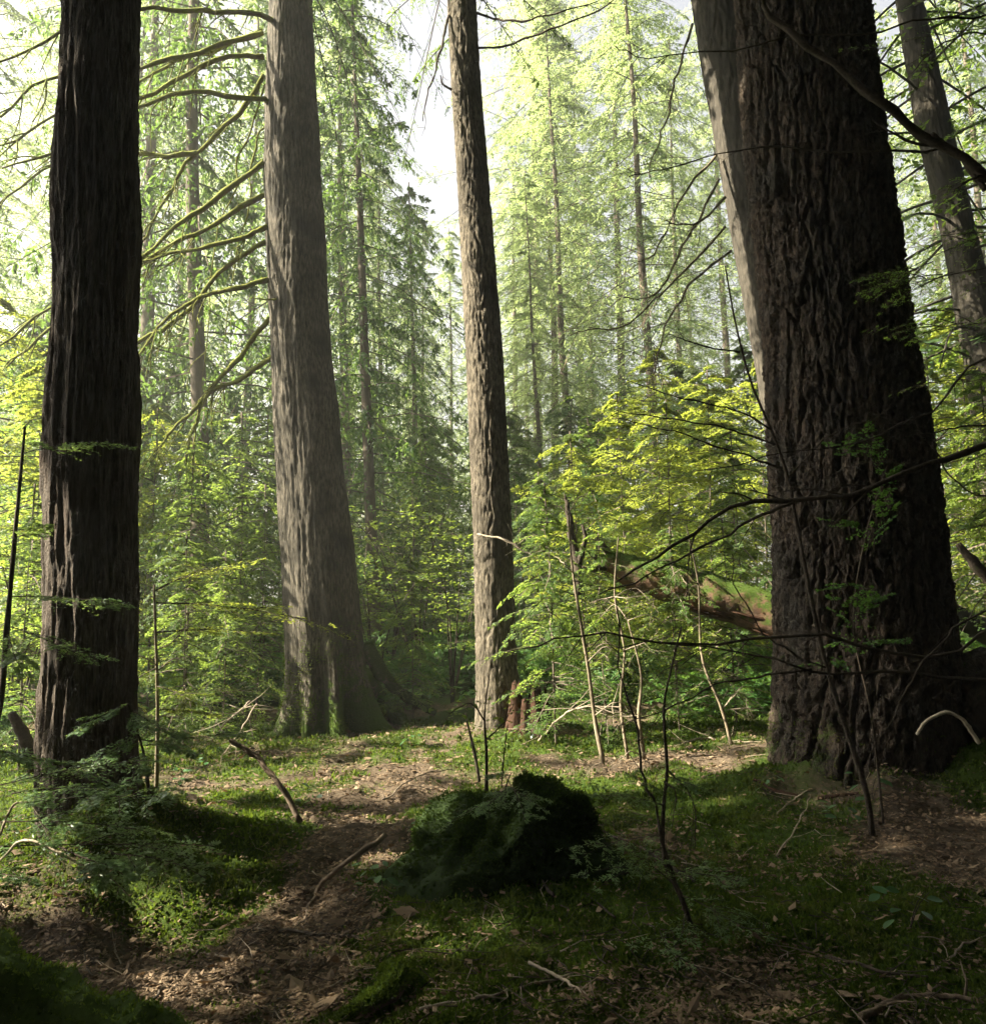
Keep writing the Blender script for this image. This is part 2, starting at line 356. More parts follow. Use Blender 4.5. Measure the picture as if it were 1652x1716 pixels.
M['hem_mid'] = leaf_mat('hemlock_sapling_needles', (.04, .09, .028), (.095, .145, .04), (.29, .40, .07), .53)
M['near_leaf'] = leaf_mat('near_hemlock_needles', (.06, .125, .05), (.12, .20, .075), (.24, .34, .08), .45, rough=.4, spec=.4)
M['cedar_leaf'] = leaf_mat('cedar_foliage', (.022, .06, .022), (.05, .105, .03), (.15, .25, .045), .45)
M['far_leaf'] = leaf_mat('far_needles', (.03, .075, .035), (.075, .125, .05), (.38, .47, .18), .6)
M['shade_leaf'] = leaf_mat('shade_tree_needles', (.015, .035, .012), (.035, .06, .018), (.05, .08, .012), .35)  # near-black so the added unseen shade trees bounce little light
M['maple_leaf'] = leaf_mat('maple_leaves', (.05, .115, .025), (.11, .17, .035), (.28, .37, .05), .52)
M['huckle_leaf'] = leaf_mat('huckleberry_leaves', (.04, .11, .03), (.08, .17, .04), (.15, .28, .04), .45)
M['salal_leaf'] = leaf_mat('salal_leaves', (.03, .09, .035), (.06, .13, .05), (.10, .20, .04), .3, rough=.3, spec=.5)
M['moss_tuft'] = leaf_mat('moss_shoots', (.02, .05, .008), (.08, .115, .018), (.13, .19, .02), .4, rough=.8, spec=.1, patch=(.10, .085, .035))
M['bright_moss'] = leaf_mat('branch_moss', (.08, .10, .015), (.20, .21, .035), (.30, .32, .04), .4, rough=.8, spec=.1)
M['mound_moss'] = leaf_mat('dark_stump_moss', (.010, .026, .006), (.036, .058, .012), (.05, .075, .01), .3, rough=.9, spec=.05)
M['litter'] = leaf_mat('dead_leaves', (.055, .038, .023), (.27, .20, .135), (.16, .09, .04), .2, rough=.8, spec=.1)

def ground_mat():
    m, nt, ns, ls = new_mat('forest_floor')
    tc = node(ns, 'ShaderNodeTexCoord'); at = node(ns, 'ShaderNodeAttribute', attribute_name='moss')
    n1 = node(ns, 'ShaderNodeTexNoise'); n1.inputs['Scale'].default_value = 26; n1.inputs['Detail'].default_value = 8; n1.inputs['Roughness'].default_value = .75
    n2 = node(ns, 'ShaderNodeTexNoise'); n2.inputs['Scale'].default_value = 90; n2.inputs['Detail'].default_value = 5
    n3 = node(ns, 'ShaderNodeTexVoronoi'); n3.inputs['Scale'].default_value = 38
    for n in (n1, n2, n3): ls.new(tc.outputs['Object'], n.inputs['Vector'])
    def mx(a, b, f):
        n = node(ns, 'ShaderNodeMix', data_type='RGBA')
        for s, x in (('A', a), ('B', b)):
            if isinstance(x, tuple): n.inputs[s].default_value = (*x, 1)
            else: ls.new(x, n.inputs[s])
        ls.new(f, n.inputs['Factor']); return n.outputs['Result']
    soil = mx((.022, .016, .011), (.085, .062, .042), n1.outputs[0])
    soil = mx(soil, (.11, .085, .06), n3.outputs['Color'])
    mo = mx((.014, .034, .006), (.06, .085, .014), n2.outputs[0])
    ad = node(ns, 'ShaderNodeMath', operation='MULTIPLY_ADD'); ad.inputs[1].default_value = .9; ls.new(n1.outputs[0], ad.inputs[0]); ls.new(at.outputs['Fac'], ad.inputs[2])
    r = node(ns, 'ShaderNodeMapRange'); r.inputs['From Min'].default_value = .75; r.inputs['From Max'].default_value = 1.05; ls.new(ad.outputs[0], r.inputs[0])
    col = mx(soil, mo, r.outputs[0])
    pb = node(ns, 'ShaderNodeBsdfPrincipled'); pb.inputs['Roughness'].default_value = .95; pb.inputs['Specular IOR Level'].default_value = .1
    ls.new(col, pb.inputs['Base Color'])
    bp = node(ns, 'ShaderNodeBump'); bp.inputs['Strength'].default_value = .8; bp.inputs['Distance'].default_value = .03
    ls.new(n1.outputs[0], bp.inputs['Height']); ls.new(bp.outputs[0], pb.inputs['Normal'])
    out = node(ns, 'ShaderNodeOutputMaterial'); ls.new(pb.outputs[0], out.inputs[0]); return m
M['ground'] = ground_mat()

# ---------------------------------------------------------------- the ground
def moss_mask(x, y):
    m = .72 + .55 * fbm(x * .9 + 4, y * .9 + 1, 0, 3)
    m = m - (.62 + .75 * fbm(x * 3.2, y * 3.2, 3.0, 3)) * np.exp(-((x - path_c(y)) / (.40 + .22 * perlin(x * 1.7, y * 1.7))) ** 2) * sst(12, 7, y)
    m = m + .18 * fbm(x * 3.5, y * 3.5, 7.0, 2)
    m = m - .8 * np.exp(-((x + 2.2) / .8) ** 2 - ((y - 3.7) / .6) ** 2)
    m = m - .5 * np.exp(-((x - 2.6) / .8) ** 2 - ((y - 5.3) / .5) ** 2)
    m = m - .5 * np.exp(-((x - .5) / .5) ** 2 - ((y - 2.9) / .35) ** 2) - .5 * np.exp(-((x - 1.1) / .35) ** 2 - ((y - 3.5) / .3) ** 2)
    m = m + .5 * np.exp(-((x - .5) / 1.0) ** 2 - ((y - 3.9) / .7) ** 2)
    m = m - .12 * sst(7.5, 10, y) - .30 * np.exp(-((y - 7.1 - .15 * x) / .45) ** 2) * sst(-3.5, -2, x) * sst(3, 2, x)  # moss thinned in the clearing strip so paler litter mimics its sunlight
    return np.clip(m, 0, 1)
def axis(a, b, st, far, n):
    g = np.geomspace(st, far, n)
    return np.concatenate([(a - np.cumsum(np.diff(np.concatenate([[0], g]))))[::-1], np.arange(a, b, st), b + np.cumsum(np.diff(np.concatenate([[0], g])))])
xs = axis(-6.5, 6.5, .045, 250, 46); ys = axis(1.6, 13.0, .045, 250, 46)
X, Y = np.meshgrid(xs, ys); nx, ny = len(xs), len(ys)
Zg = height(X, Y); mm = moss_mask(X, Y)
nearw = sst(30, 12, np.hypot(X, Y))
Zg = Zg + nearw * (.04 * fbm(X * 2.9, Y * 2.9, 6.0, 2) + .018 * fbm(X * 7, Y * 7, 0, 3) + .012 * mm * perlin(X * 14, Y * 14))
gi = (np.arange(ny - 1)[:, None] * nx + np.arange(nx - 1)[None]).ravel()
gf = np.stack([gi, gi + 1, gi + nx + 1, gi + nx], -1)
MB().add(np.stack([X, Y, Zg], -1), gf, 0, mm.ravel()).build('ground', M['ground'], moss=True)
go = bpy.data.objects['ground']; tag(go, kind='structure')

# moss shoots, dead leaves and needles lying on the ground (nobody could count them)
def frustum_points(n, dmin, dmax, rng, wide=.74):
    d = 1 / rng.uniform(1 / dmax, 1 / dmin, n)
    return rng.uniform(-wide, wide, n) * d + .02 * d, d
def tufts(mb, p, nrml, size, rng, blades=3, mi=0):
    n = len(p)
    for b in range(blades):
        dr = nrm(nrml * rng.uniform(.5, 1.1, (n, 1)) + rng.normal(0, .55, (n, 3)))
        nn = nrm(rng.normal(0, 1, (n, 3)))
        v, f = leaf_quads(p + rng.normal(0, 1, (n, 3)) * size[:, None] * .4 * np.array([1, 1, .1]), dr, nn, size * rng.uniform(.6, 1.3, n), size * .42)
        mb.add(v, f, mi)
rng = np.random.RandomState(11)
x, y = frustum_points(165000, 2.5, 11, rng)
k = moss_mask(x, y) + rng.normal(0, .12, len(x)) > .46
x, y = x[k], y[k]
z = height(x, y) + .04 * fbm(x * 2.9, y * 2.9, 6.0, 2) + .014 * fbm(x * 7, y * 7, 0, 3)
mb = MB(); tufts(mb, np.stack([x, y, z], -1), np.array([[0, 0, 1.0]]), (.011 + .0034 * y * rng.uniform(.5, 1.4, len(y))) * (1 + .5 * fbm(x * 2.2, y * 2.2, 9.0, 2)), rng, 2)
tag(mb.build('ground_moss', M['moss_tuft'], smooth=False), 'soft green carpet of moss over the forest floor', 'moss', kind='stuff')
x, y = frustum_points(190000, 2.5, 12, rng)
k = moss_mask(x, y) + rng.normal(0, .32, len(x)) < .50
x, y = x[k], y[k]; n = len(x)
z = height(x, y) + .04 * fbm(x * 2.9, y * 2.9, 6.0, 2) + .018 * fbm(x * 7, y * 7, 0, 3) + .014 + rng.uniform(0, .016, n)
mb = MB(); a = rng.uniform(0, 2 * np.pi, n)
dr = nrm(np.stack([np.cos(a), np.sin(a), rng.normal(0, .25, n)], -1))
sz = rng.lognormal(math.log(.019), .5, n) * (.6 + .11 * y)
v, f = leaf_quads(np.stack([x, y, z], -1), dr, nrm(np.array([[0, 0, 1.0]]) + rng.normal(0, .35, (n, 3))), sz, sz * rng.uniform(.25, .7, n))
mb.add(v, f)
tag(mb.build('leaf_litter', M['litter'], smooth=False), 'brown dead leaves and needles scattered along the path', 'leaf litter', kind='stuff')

# ---------------------------------------------------------------- trunks
def trunk(mb, prof, d, zbot, ztop, ntheta, dz, bark, flare=None, mossf=None, mi=0, zfine=None, seed=0, shrink=.93):
    """prof: (py, left, right) down the photograph's outline of the trunk, at depth d"""
    C = []; Rr = []
    for py, l, r in prof:
        a = P(l, py, d); b = P(r, py, d); C.append((a + b) / 2); Rr.append(np.linalg.norm(b - a) / 2)
    C = np.array(C); Rr = np.array(Rr) * shrink; o = np.argsort(C[:, 2]); C, Rr = C[o], Rr[o]
    zfine = zfine or C[-1, 2] + .6
    zz = np.concatenate([np.arange(zbot, zfine, dz), np.linspace(zfine, ztop, 30)[1:]])
    sl = (C[-1] - C[-3]) / (C[-1, 2] - C[-3, 2]); sl0 = (C[1] - C[0]) / (C[1, 2] - C[0, 2])
    def ev(z):
        cx = np.interp(z, C[:, 2], C[:, 0]); cy_ = np.interp(z, C[:, 2], C[:, 1]); rr = np.interp(z, C[:, 2], Rr)
        t = np.maximum(z - C[-1, 2], 0); cx = cx + sl[0] * .6 * t; cy_ = cy_ + sl[1] * t
        b = np.minimum(z - C[0, 2], 0); cx = cx + sl0[0] * b
        rr = rr * np.clip(1 - t / (ztop - C[-1, 2]), .04, 1) ** .9
        return cx, cy_, rr
    cx, cy_, rr = ev(zz)
    th = np.linspace(0, 2 * np.pi, ntheta, endpoint=False)
    T, Zm = np.meshgrid(th, zz); ux, uy = np.cos(T), np.sin(T)
    r0 = rr[:, None] * np.ones_like(T)
    disp = bark(ux * rr[:, None], uy * rr[:, None], Zm)
    if flare is not None: r0 = r0 + flare(T, Zm - zbot)
    r0 = r0 * (1 + .03 * perlin(ux * 1.2 + seed, uy * 1.2, Zm * .7))
    v = np.stack([cx[:, None] + ux * (r0 + disp), cy_[:, None] + uy * (r0 + disp), Zm], -1)
    n = len(zz); i = np.arange(n - 1)[:, None] * ntheta; j = np.arange(ntheta)[None]
    f = np.stack([i + j, i + (j + 1) % ntheta, i + ntheta + (j + 1) % ntheta, i + ntheta + j], -1).reshape(-1, 4)
    ms = mossf(T, Zm - zbot, ux, uy).ravel() if mossf is not None else 0.0
    mb.add(v, f, mi, ms); ev.grid = v; ev.zb = zbot
    return ev
def base_moss(parent, ev, n, hmax, seed, size=.03, side=None):
    rg = np.random.RandomState(seed); v = ev.grid; rows = int(np.searchsorted(v[:, 0, 2] - ev.zb, hmax * 2.2)); a = rg.randint(0, rows - 1, n); b_ = rg.randint(0, v.shape[1], n)
    p = v[a, b_]; c = v[a].mean(1); nn = nrm(p - c); h = p[:, 2] - ev.zb - .25
    pr = np.exp(-np.maximum(h, 0) / hmax) * sst(-.25, .35, fbm(p[:, 0] * 3, p[:, 1] * 3, p[:, 2] * 1.6, 2))
    if side is not None: pr = pr * sst(-.3, .6, nn @ np.asarray(side, float))
    k = rg.uniform(size=n) < pr; mb = MB(); tufts(mb, p[k], nrm(nn[k] + [0, 0, -.2]), size * rg.uniform(.4, 1.4, k.sum()), rg, 3)
    tag(mb.build('moss', M['moss_tuft'], parent, smooth=False), kind='stuff')
def worley(u, v, per, seed):
    ui = np.floor(u).astype(int); vi = np.floor(v).astype(int); f1 = np.full(u.shape, 9.0); f2 = np.full(u.shape, 9.0); idr = np.zeros(u.shape)
    rg = np.random.RandomState(seed); T = rg.uniform(0, 1, (997, 3))
    for du in (-1, 0, 1):
        for dv in (-1, 0, 1):
            cu = ui + du; cv = vi + dv; h = T[((cu % per) * 131 + cv * 71 + 5000) % 997]
            d = np.hypot(cu + .15 + .7 * h[..., 0] - u, cv + .1 + .8 * h[..., 1] - v)
            nearer = d < f1; f2 = np.where(nearer, f1, np.minimum(f2, d)); idr = np.where(nearer, h[..., 2], idr); f1 = np.where(nearer, d, f1)
    return f1, f2, idr
def bark_fir(x, y, z):
    th = np.arctan2(y, x) / (2 * np.pi) % 1.0
    w1 = perlin(x * 4, y * 4, z * 1.2); w2 = perlin(x * 15, y * 15, z * 6)
    f1, f2, i1 = worley(th * 30 + .7 * w1 + .3 * w2, z / .95 + .6 * w1 + .25 * w2, 30, 5)
    p = sst(.02, .15, f2 - f1)
    g1, g2, i2 = worley(th * 74 + .5 * w2, z / .13 + .6 * w2, 74, 9)
    q = sst(.0, .14, g2 - g1)
    r = fbm(x * 55, y * 55, z * 30, 3)
    return .055 * p + .014 * (i1 - .5) * p + .012 * q * p + .030 * (i2 - .5) * p + .018 * r - .035
def bark_cedar(x, y, z):
    w = .35 * perlin(x * 2, y * 2, z * .8)
    a = 1 - np.abs(perlin(x * 17 + w, y * 17 - w, z * 1.1)) * 2
    b = 1 - np.abs(perlin(x * 40 + 2 * w, y * 40, z * 3.2)) * 2
    return .024 * a + .010 * b + .006 * perlin(x * 60, y * 60, z * 12) + .03 * perlin(x * 4, y * 4, z * 1.1)
def bark_smooth(x, y, z):
    return .014 * (1 - np.abs(perlin(x * 20, y * 20, z * 1.6)) * 2) + .009 * fbm(x * 30, y * 30, z * 9, 3) + .028 * perlin(x * 4, y * 4, z * 1.0)
def bark_hem(x, y, z):
    a = sst(0, .25, np.abs(perlin(x * 20, y * 20, z * 3.5)))
    return .016 * a + .008 * fbm(x * 45, y * 45, z * 14, 2)
def lobes(T, spec, h):
    """spec: list of (angle, width, amplitude, decay height)"""
    s = 0
    for a, w, amp, dec in spec:
        dT = (T - a + np.pi) % (2 * np.pi) - np.pi
        s = s + amp * np.exp(-(dT / w) ** 2) * np.exp(-np.maximum(h, 0) / dec)
    return s
def root_tube(parent, pts, r0, r1, name='root', mat='root', moss=.35, seg=12, n=26, seed=1):
    mb = MB(); p = smooth_path(pts, n); add_tube(mb, p, [r0, (r0 + r1) * .5, r1], seg, 0, moss, rough=.45, rf=6, seed=seed, fuzz=(6500 if mat == 'root' else 300, .013, 1, .0))
    return mb.build(name, [M[mat], M['moss_tuft']], parent, moss=True)
def on_ground(pxy, lift=0.0, back=None):
    out = []
    for q in pxy:
        g = G(q[0], q[1]); g[2] += (q[2] if len(q) > 2 else lift); out.append(g)
    return np.array(out)

def canopy(mb, rng, ev, z0, z1, n, Lmax, mi=1, leafL=.24, leafW=.12, K=8, Mn=5, keep=.85, elev=-.05, dr=.35, tip=.35, wmi=0, hang=0.0, az=None):
    z = np.linspace(z0, z1, n) + rng.uniform(-.3, .3, n); cx, cy_, rr = ev(z)
    t = (z - z0) / (z1 - z0)
    L = Lmax * (tip + (1 - tip) * np.minimum(1, (1 - t) * 1.4)) * rng.uniform(.7, 1.15, n)
    d = cyl_dirs(rng, n, z, elev)
    if az is not None:
        a = rng.uniform(az[0], az[1], n); e = elev + rng.normal(0, .1, n)
        d = np.stack([np.cos(a) * np.cos(e), np.sin(a) * np.cos(e), np.sin(e)], -1)
    boughs(mb, rng, np.stack([cx, cy_, z], -1), d, L, dr * rng.uniform(.6, 1.3, n), K=K, M=Mn, wf=.40, leafL=leafL, leafW=leafW, keep=keep, flat=.35, mi=mi, wmi=wmi, wr=.03, wseg=4, hang=hang)

# T1: the left cedar --------------------------------------------------
D1 = 5.2
t1 = thing('cedar_tree', P(150, 1420, D1), 'dark stringy-barked cedar trunk at the far left, its left edge catching light', 'tree', 'big trunks in the clearing')
mb = MB()
ev1 = trunk(mb, [(-20, 109, 228), (200, 104, 227), (500, 94, 226), (800, 83, 224), (1100, 78, 224), (1300, 75, 228), (1420, 70, 240)], D1, -.35, 20, 190, .025, bark_cedar,
      lambda T, h: lobes(T, [(-.6, .35, .14, .28), (-1.6, .3, .07, .25), (2.8, .5, .05, .25), (.9, .4, .08, .3)], h),
      lambda T, h, ux, uy: .75 * np.exp(-h / .45) + .15 * (np.cos(T) > .6))
mb.build('trunk', M['cedar'], t1, moss=True); base_moss(t1, ev1, 9000, .3, 1, .015)
rng = np.random.RandomState(21); mb = MB()
canopy(mb, rng, ev1, 10.2, 19.5, 120, 4.0, hang=.25)
mb.build('crown', [M['cedar'], M['cedar_leaf']], t1, smooth=False)

# T2: cedar with mossy branches --------------------------------------
D2 = 10.8
t2 = thing('cedar_tree', P(545, 1215, D2), 'pale grey-brown cedar with rows of mossy branches and buttress roots', 'tree', 'big trunks in the clearing')
mb = MB()
ev2 = trunk(mb, [(-20, 450, 522), (150, 445, 532), (300, 442, 542), (600, 453, 556), (900, 468, 592), (1050, 476, 608), (1150, 478, 618), (1215, 474, 622)], D2, -.25, 24, 190, .035, bark_smooth,
      lambda T, h: lobes(T, [(-.35, .24, .55, .42), (-1.15, .17, .32, .5), (-1.75, .14, .20, .4), (-2.5, .25, .28, .35), (2.6, .3, .2, .3), (.7, .3, .25, .4)], h) - lobes(T, [(-.8, .16, .14, 1.2), (-1.45, .12, .10, .9), (-2.1, .16, .10, .7)], h),
      lambda T, h, ux, uy: .8 * np.exp(-h / .55) + .32 * (ux > .45) * np.exp(-h / 6) + .25 * np.exp(-((T - 2 * np.pi + 1.3) / .35) ** 2) * np.exp(-h / 1.6))
mb.build('trunk', M['cedar2'], t2, moss=True); base_moss(t2, ev2, 16000, .7, 2, .026)
root_tube(t2, np.vstack([P(605, 1130, D2 - .15), on_ground([(635, 1180, .12), (660, 1205, .04), (690, 1222, -.05)])]), .15, .07, seed=2)
root_tube(t2, np.vstack([P(612, 1080, D2 + .15), P(640, 1130, D2 + .3), P(675, 1165, D2 + .4), P(730, 1195, D2 + .4)]), .12, .05, seed=9)
root_tube(t2, np.vstack([P(488, 1150, D2 - .2), on_ground([(476, 1205, .06), (460, 1235, -.05)])]), .12, .06, seed=4)

def px_branch(parent, pts, r0, r1, mat, rng, name='branch', n=22, seg=7, rough=.35, nside=0, side_len=.35, hang=.6, moss=0.0, sub=True):
    p = smooth_path([P(*q) for q in pts], n); sd_ = rng.uniform(0, 90); mb = MB()
    kt = np.linspace(0, 1, n); kl = np.linalg.norm(p[-1] - p[0]) * .02 * np.minimum(1, kt * 4)
    p = p + np.stack([kl * (perlin(kt * 6 + sd_, a_) + .5 * perlin(kt * 15 + sd_, a_ + 4)) for a_ in (1.3, 22.7, 55.1)], -1)
    add_tube(mb, p, [r0, (r0 * .6 + r1 * .4), r1], seg, 0, moss, rough=rough, rf=9, seed=rng.uniform(0, 50), fuzz=(260, .016, 1, -.3) if mat == 'moss_branch' and r0 > .02 else None)
    tg = nrm(np.gradient(p, axis=0))
    for i in range(nside):
        k = rng.randint(int(n * .25), n - 1); L = side_len * rng.uniform(.4, 1.2)
        s = nrm(np.cross(tg[k], rng.normal(size=3))); dr = nrm(tg[k] * .9 + s * .7 + np.array([0, 0, -hang * rng.uniform(.2, 1)]))
        e = p[k] + dr * L; m = p[k] + dr * L * .5 + rng.normal(0, .06, 3) * L
        sp = smooth_path([p[k], m, e + np.array([0, 0, -.12 * L * hang])], 7)
        add_tube(mb, sp, [max(r1 * .8, r0 * .28), r1 * .35], 5, 0, moss)
        if sub:
            for _ in range(2):
                k2 = rng.randint(2, 6); dr2 = nrm(dr + rng.normal(0, .5, 3)); add_tube(mb, np.stack([sp[k2], sp[k2] + dr2 * L * .25, sp[k2] + dr2 * L * .45 + rng.normal(0, .02, 3)]), [r1 * .5, r1 * .25], 4, 0, moss)
    return mb.build(name, [M[mat], M['bright_moss']], parent, moss=True)
rng = np.random.RandomState(5)
TB = [  # mossy branches of the second trunk, reaching left behind the first one
 [(470, 45, 9.4), (430, 22, 9.0), (350, 15, 8.6), (235, 20, 8.2), (110, 55, 8.0), (-10, 108, 7.8)],
 [(440, 52, 9.6), (390, 70, 9.5), (330, 90, 9.4), (280, 110, 9.3), (160, 170, 9.2)],
 [(440, 55, 9.4), (350, 82, 9.0), (232, 115, 8.7), (105, 122, 8.5), (0, 190, 8.4)],
 [(442, 94, 9.4), (380, 97, 9.2), (300, 130, 9.0), (228, 168, 8.8), (100, 190, 8.7), (0, 245, 8.6)],
 [(452, 172, 9.3), (420, 160, 9.1), (320, 155, 8.9), (230, 178, 8.7), (100, 250, 8.5), (0, 280, 8.4)],
 [(442, 125, 9.6), (400, 190, 9.7), (330, 255, 9.8), (280, 325, 9.9), (235, 410, 10.0)],
 [(330, 256, 9.8), (290, 262, 9.7), (232, 258, 9.6), (98, 270, 9.3), (0, 345, 9.2)],
 [(442, 272, 9.3), (350, 340, 9.2), (290, 385, 9.1), (232, 438, 9.0), (90, 512, 8.9), (0, 578, 8.8)],
 [(443, 326, 9.4), (360, 370, 9.3), (290, 410, 9.3), (230, 450, 9.3), (90, 545, 9.2), (10, 620, 9.1)],
 [(450, 378, 9.3), (400, 400, 9.1), (310, 420, 9.0), (230, 440, 8.9)],
 [(445, 405, 9.4), (380, 445, 9.4), (310, 520, 9.4), (230, 578, 9.4), (80, 680, 9.3), (0, 750, 9.3)],
 [(450, 468, 9.3), (400, 482, 9.2), (340, 495, 9.2), (280, 535, 9.2), (228, 605, 9.2)],
 [(452, 533, 9.5), (400, 600, 9.5), (345, 665, 9.5), (300, 710, 9.5), (255, 755, 9.5)],
 [(455, 600, 9.4), (400, 635, 9.5), (350, 660, 9.5), (325, 720, 9.6), (308, 780, 9.6)],
 [(444, 140, 9.6), (420, 210, 9.7), (395, 270, 9.8), (385, 330, 9.8), (360, 400, 9.9), (350, 500, 9.9), (340, 620, 10)],
 [(446, 210, 9.6), (425, 240, 9.6), (415, 330, 9.7), (395, 430, 9.8), (375, 560, 9.9)],
 [(470, 500, 9.2), (450, 502, 9.1), (420, 499, 9.0)],
 [(446, 232, 9.4), (428, 230, 9.3)],
 [(530, 60, 9.5), (545, 62, 9.4)],
]
TB = [[(q[0], q[1], q[2] + 1.3) for q in b] for b in TB]
for i, b in enumerate(TB):
    big = i < 14
    px_branch(t2, b, .040 if big else .016, .013 if big else .007, 'moss_branch', rng, nside=(10 if big else 3) if len(b) > 3 else 0, side_len=.6, hang=1.6, moss=.25)
rng = np.random.RandomState(31); mb = MB()
# drooping cedar fans that hang from the branches
st = []; di = []
for i, b in enumerate(TB[:16]):
    p = smooth_path([P(*q) for q in b], 20)
    for k in rng.choice(np.arange(12, 20), 2, replace=False):
        st.append(p[k]); di.append(nrm(np.array([rng.normal(-.3, .3), rng.normal(.1, .3), -.7])))
boughs(mb, rng, st, di, rng.uniform(.4, .9, len(st)), .3, K=6, M=6, wf=.32, leafL=.055, leafW=.022, hang=.7, keep=.7, flat=.5, wr=.004)
canopy(mb, rng, ev2, 14.6, 23.5, 110, 3.4, hang=.3)
mb.build('crown', [M['moss_branch'], M['cedar_leaf']], t2, smooth=False)

def hang_boughs(o, rng, lst, leaf='hem_leaf', mat='twig', leafL=.05, leafW=.018, K=12, Mn=7, wf=.3):
    for a, b_, dr in lst:
        p0, p1 = P(*a), P(*b_); L = np.linalg.norm(p1 - p0); mb = MB()
        d = nrm(p1 - p0 + np.array([0, 0, dr * L])); boughs(mb, rng, [p0], [d], [L], [dr], K=K, M=Mn, wf=wf, leafL=leafL, leafW=leafW, flat=.4, keep=.85, wr=.010, wseg=5, hang=.35, twigwood=True)
        mb.build('branch', [M[mat], M[leaf]], o, smooth=False)
hang_boughs(t2, np.random.RandomState(36), [((520, -60, 10.8), (640, 190, 10.2), .3), ((522, -20, 10.8), (600, 250, 10.5), .35), ((530, -120, 10.8), (720, 20, 10.0), .3), ((525, 30, 10.8), (575, 330, 11.2), .3), ((545, -150, 11), (690, 120, 11.5), .4), ((380, -60, 11.4), (320, 160, 11.6), .4), ((300, -60, 11.6), (270, 200, 12.0), .4)], leaf='cedar_leaf')

# T3: middle hemlock --------------------------------------------------
D3 = 9.2
t3 = thing('hemlock_tree', P(838, 1235, D3), 'slim straight hemlock trunk in the middle, brightly lit down its left half', 'tree', 'big trunks in the clearing')
mb = MB()
ev3 = trunk(mb, [(-20, 748, 797), (150, 755, 808), (300, 765, 820), (600, 779, 845), (900, 791, 860), (1100, 795, 868), (1235, 795, 880)], D3, -.25, 26, 120, .03, bark_hem,
      lambda T, h: lobes(T, [(-.5, .5, .12, .3), (3.6, .5, .10, .3), (-1.7, .4, .08, .3), (1.5, .5, .1, .3)], h), lambda T, h, ux, uy: .45 * np.exp(-h / .5) + .1 * (ux > .3), shrink=.88)
mb.build('trunk', M['hemlock'], t3, moss=True)
rng = np.random.RandomState(41); mb = MB()
canopy(mb, rng, ev3, 13.2, 25, 110, 2.8, hang=.1)
mb.build('crown', [M['hemlock'], M['hem_leaf']], t3, smooth=False)
for b in ([(795, 20, 9.2), (850, 35, 9.0), (920, 25, 8.8), (1000, 0, 8.6)], [(800, 80, 9.2), (850, 75, 9.1), (930, 45, 8.9), (1010, 10, 8.7), (1080, -40, 8.5)],
          [(752, 25, 9.1), (735, 90, 9.0), (718, 150, 9.0), (706, 200, 9.0)], [(757, 150, 9.1), (742, 140, 9.05), (738, 125, 9.0)]):
    px_branch(t3, b, .016, .006, 'twig', rng, nside=3 if len(b) > 3 else 0, side_len=.4, hang=1)

hang_boughs(t3, rng, [((752, -60, 9.2), (700, 200, 9.0), .3), ((755, -40, 9.2), (640, 60, 9.4), .4), ((757, 60, 9.2), (700, 130, 9.4), .2), ((790, -60, 9.2), (930, 60, 9.3), .3), ((795, -20, 9.2), (880, 120, 9.6), .3)])

# T4: the big fir -----------------------------------------------------
D4 = 6.6
t4 = thing('fir_tree', P(1450, 1310, D4), 'huge dark fir trunk with deeply furrowed plated bark on the right', 'tree', 'big trunks in the clearing')
mb = MB()
ev4 = trunk(mb, [(-20, 1238, 1438), (150, 1250, 1458), (300, 1262, 1478), (600, 1290, 1521), (900, 1303, 1564), (1100, 1308, 1584), (1250, 1300, 1598), (1320, 1292, 1612)], D4, -.3, 30, 320, .020, bark_fir,
      lambda T, h: lobes(T, [(-.1, .35, .55, .45), (-1.0, .25, .20, .3), (-2.6, .4, .22, .32), (-1.8, .3, .12, .3), (.9, .5, .3, .4), (2.4, .5, .2, .3)], h),
      lambda T, h, ux, uy: .62 * np.exp(-h / .55) + .20 * (ux < -.6) * np.exp(-h / 3), shrink=.97)
mb.build('trunk', M['fir'], t4, moss=True); base_moss(t4, ev4, 12000, .4, 3, .018, (-1, -.3, 0))
root_tube(t4, np.vstack([P(1585, 1130, 6.5), P(1640, 1180, 6.3), P(1700, 1250, 6.1), P(1760, 1330, 6.0)]), .32, .22, mat='fir', moss=.2, seed=6)
rng = np.random.RandomState(51); mb = MB()
canopy(mb, rng, ev4, 13.4, 29, 190, 5.2, hang=.05)
mb.build('crown', [M['fir'], M['hem_leaf']], t4, smooth=False)

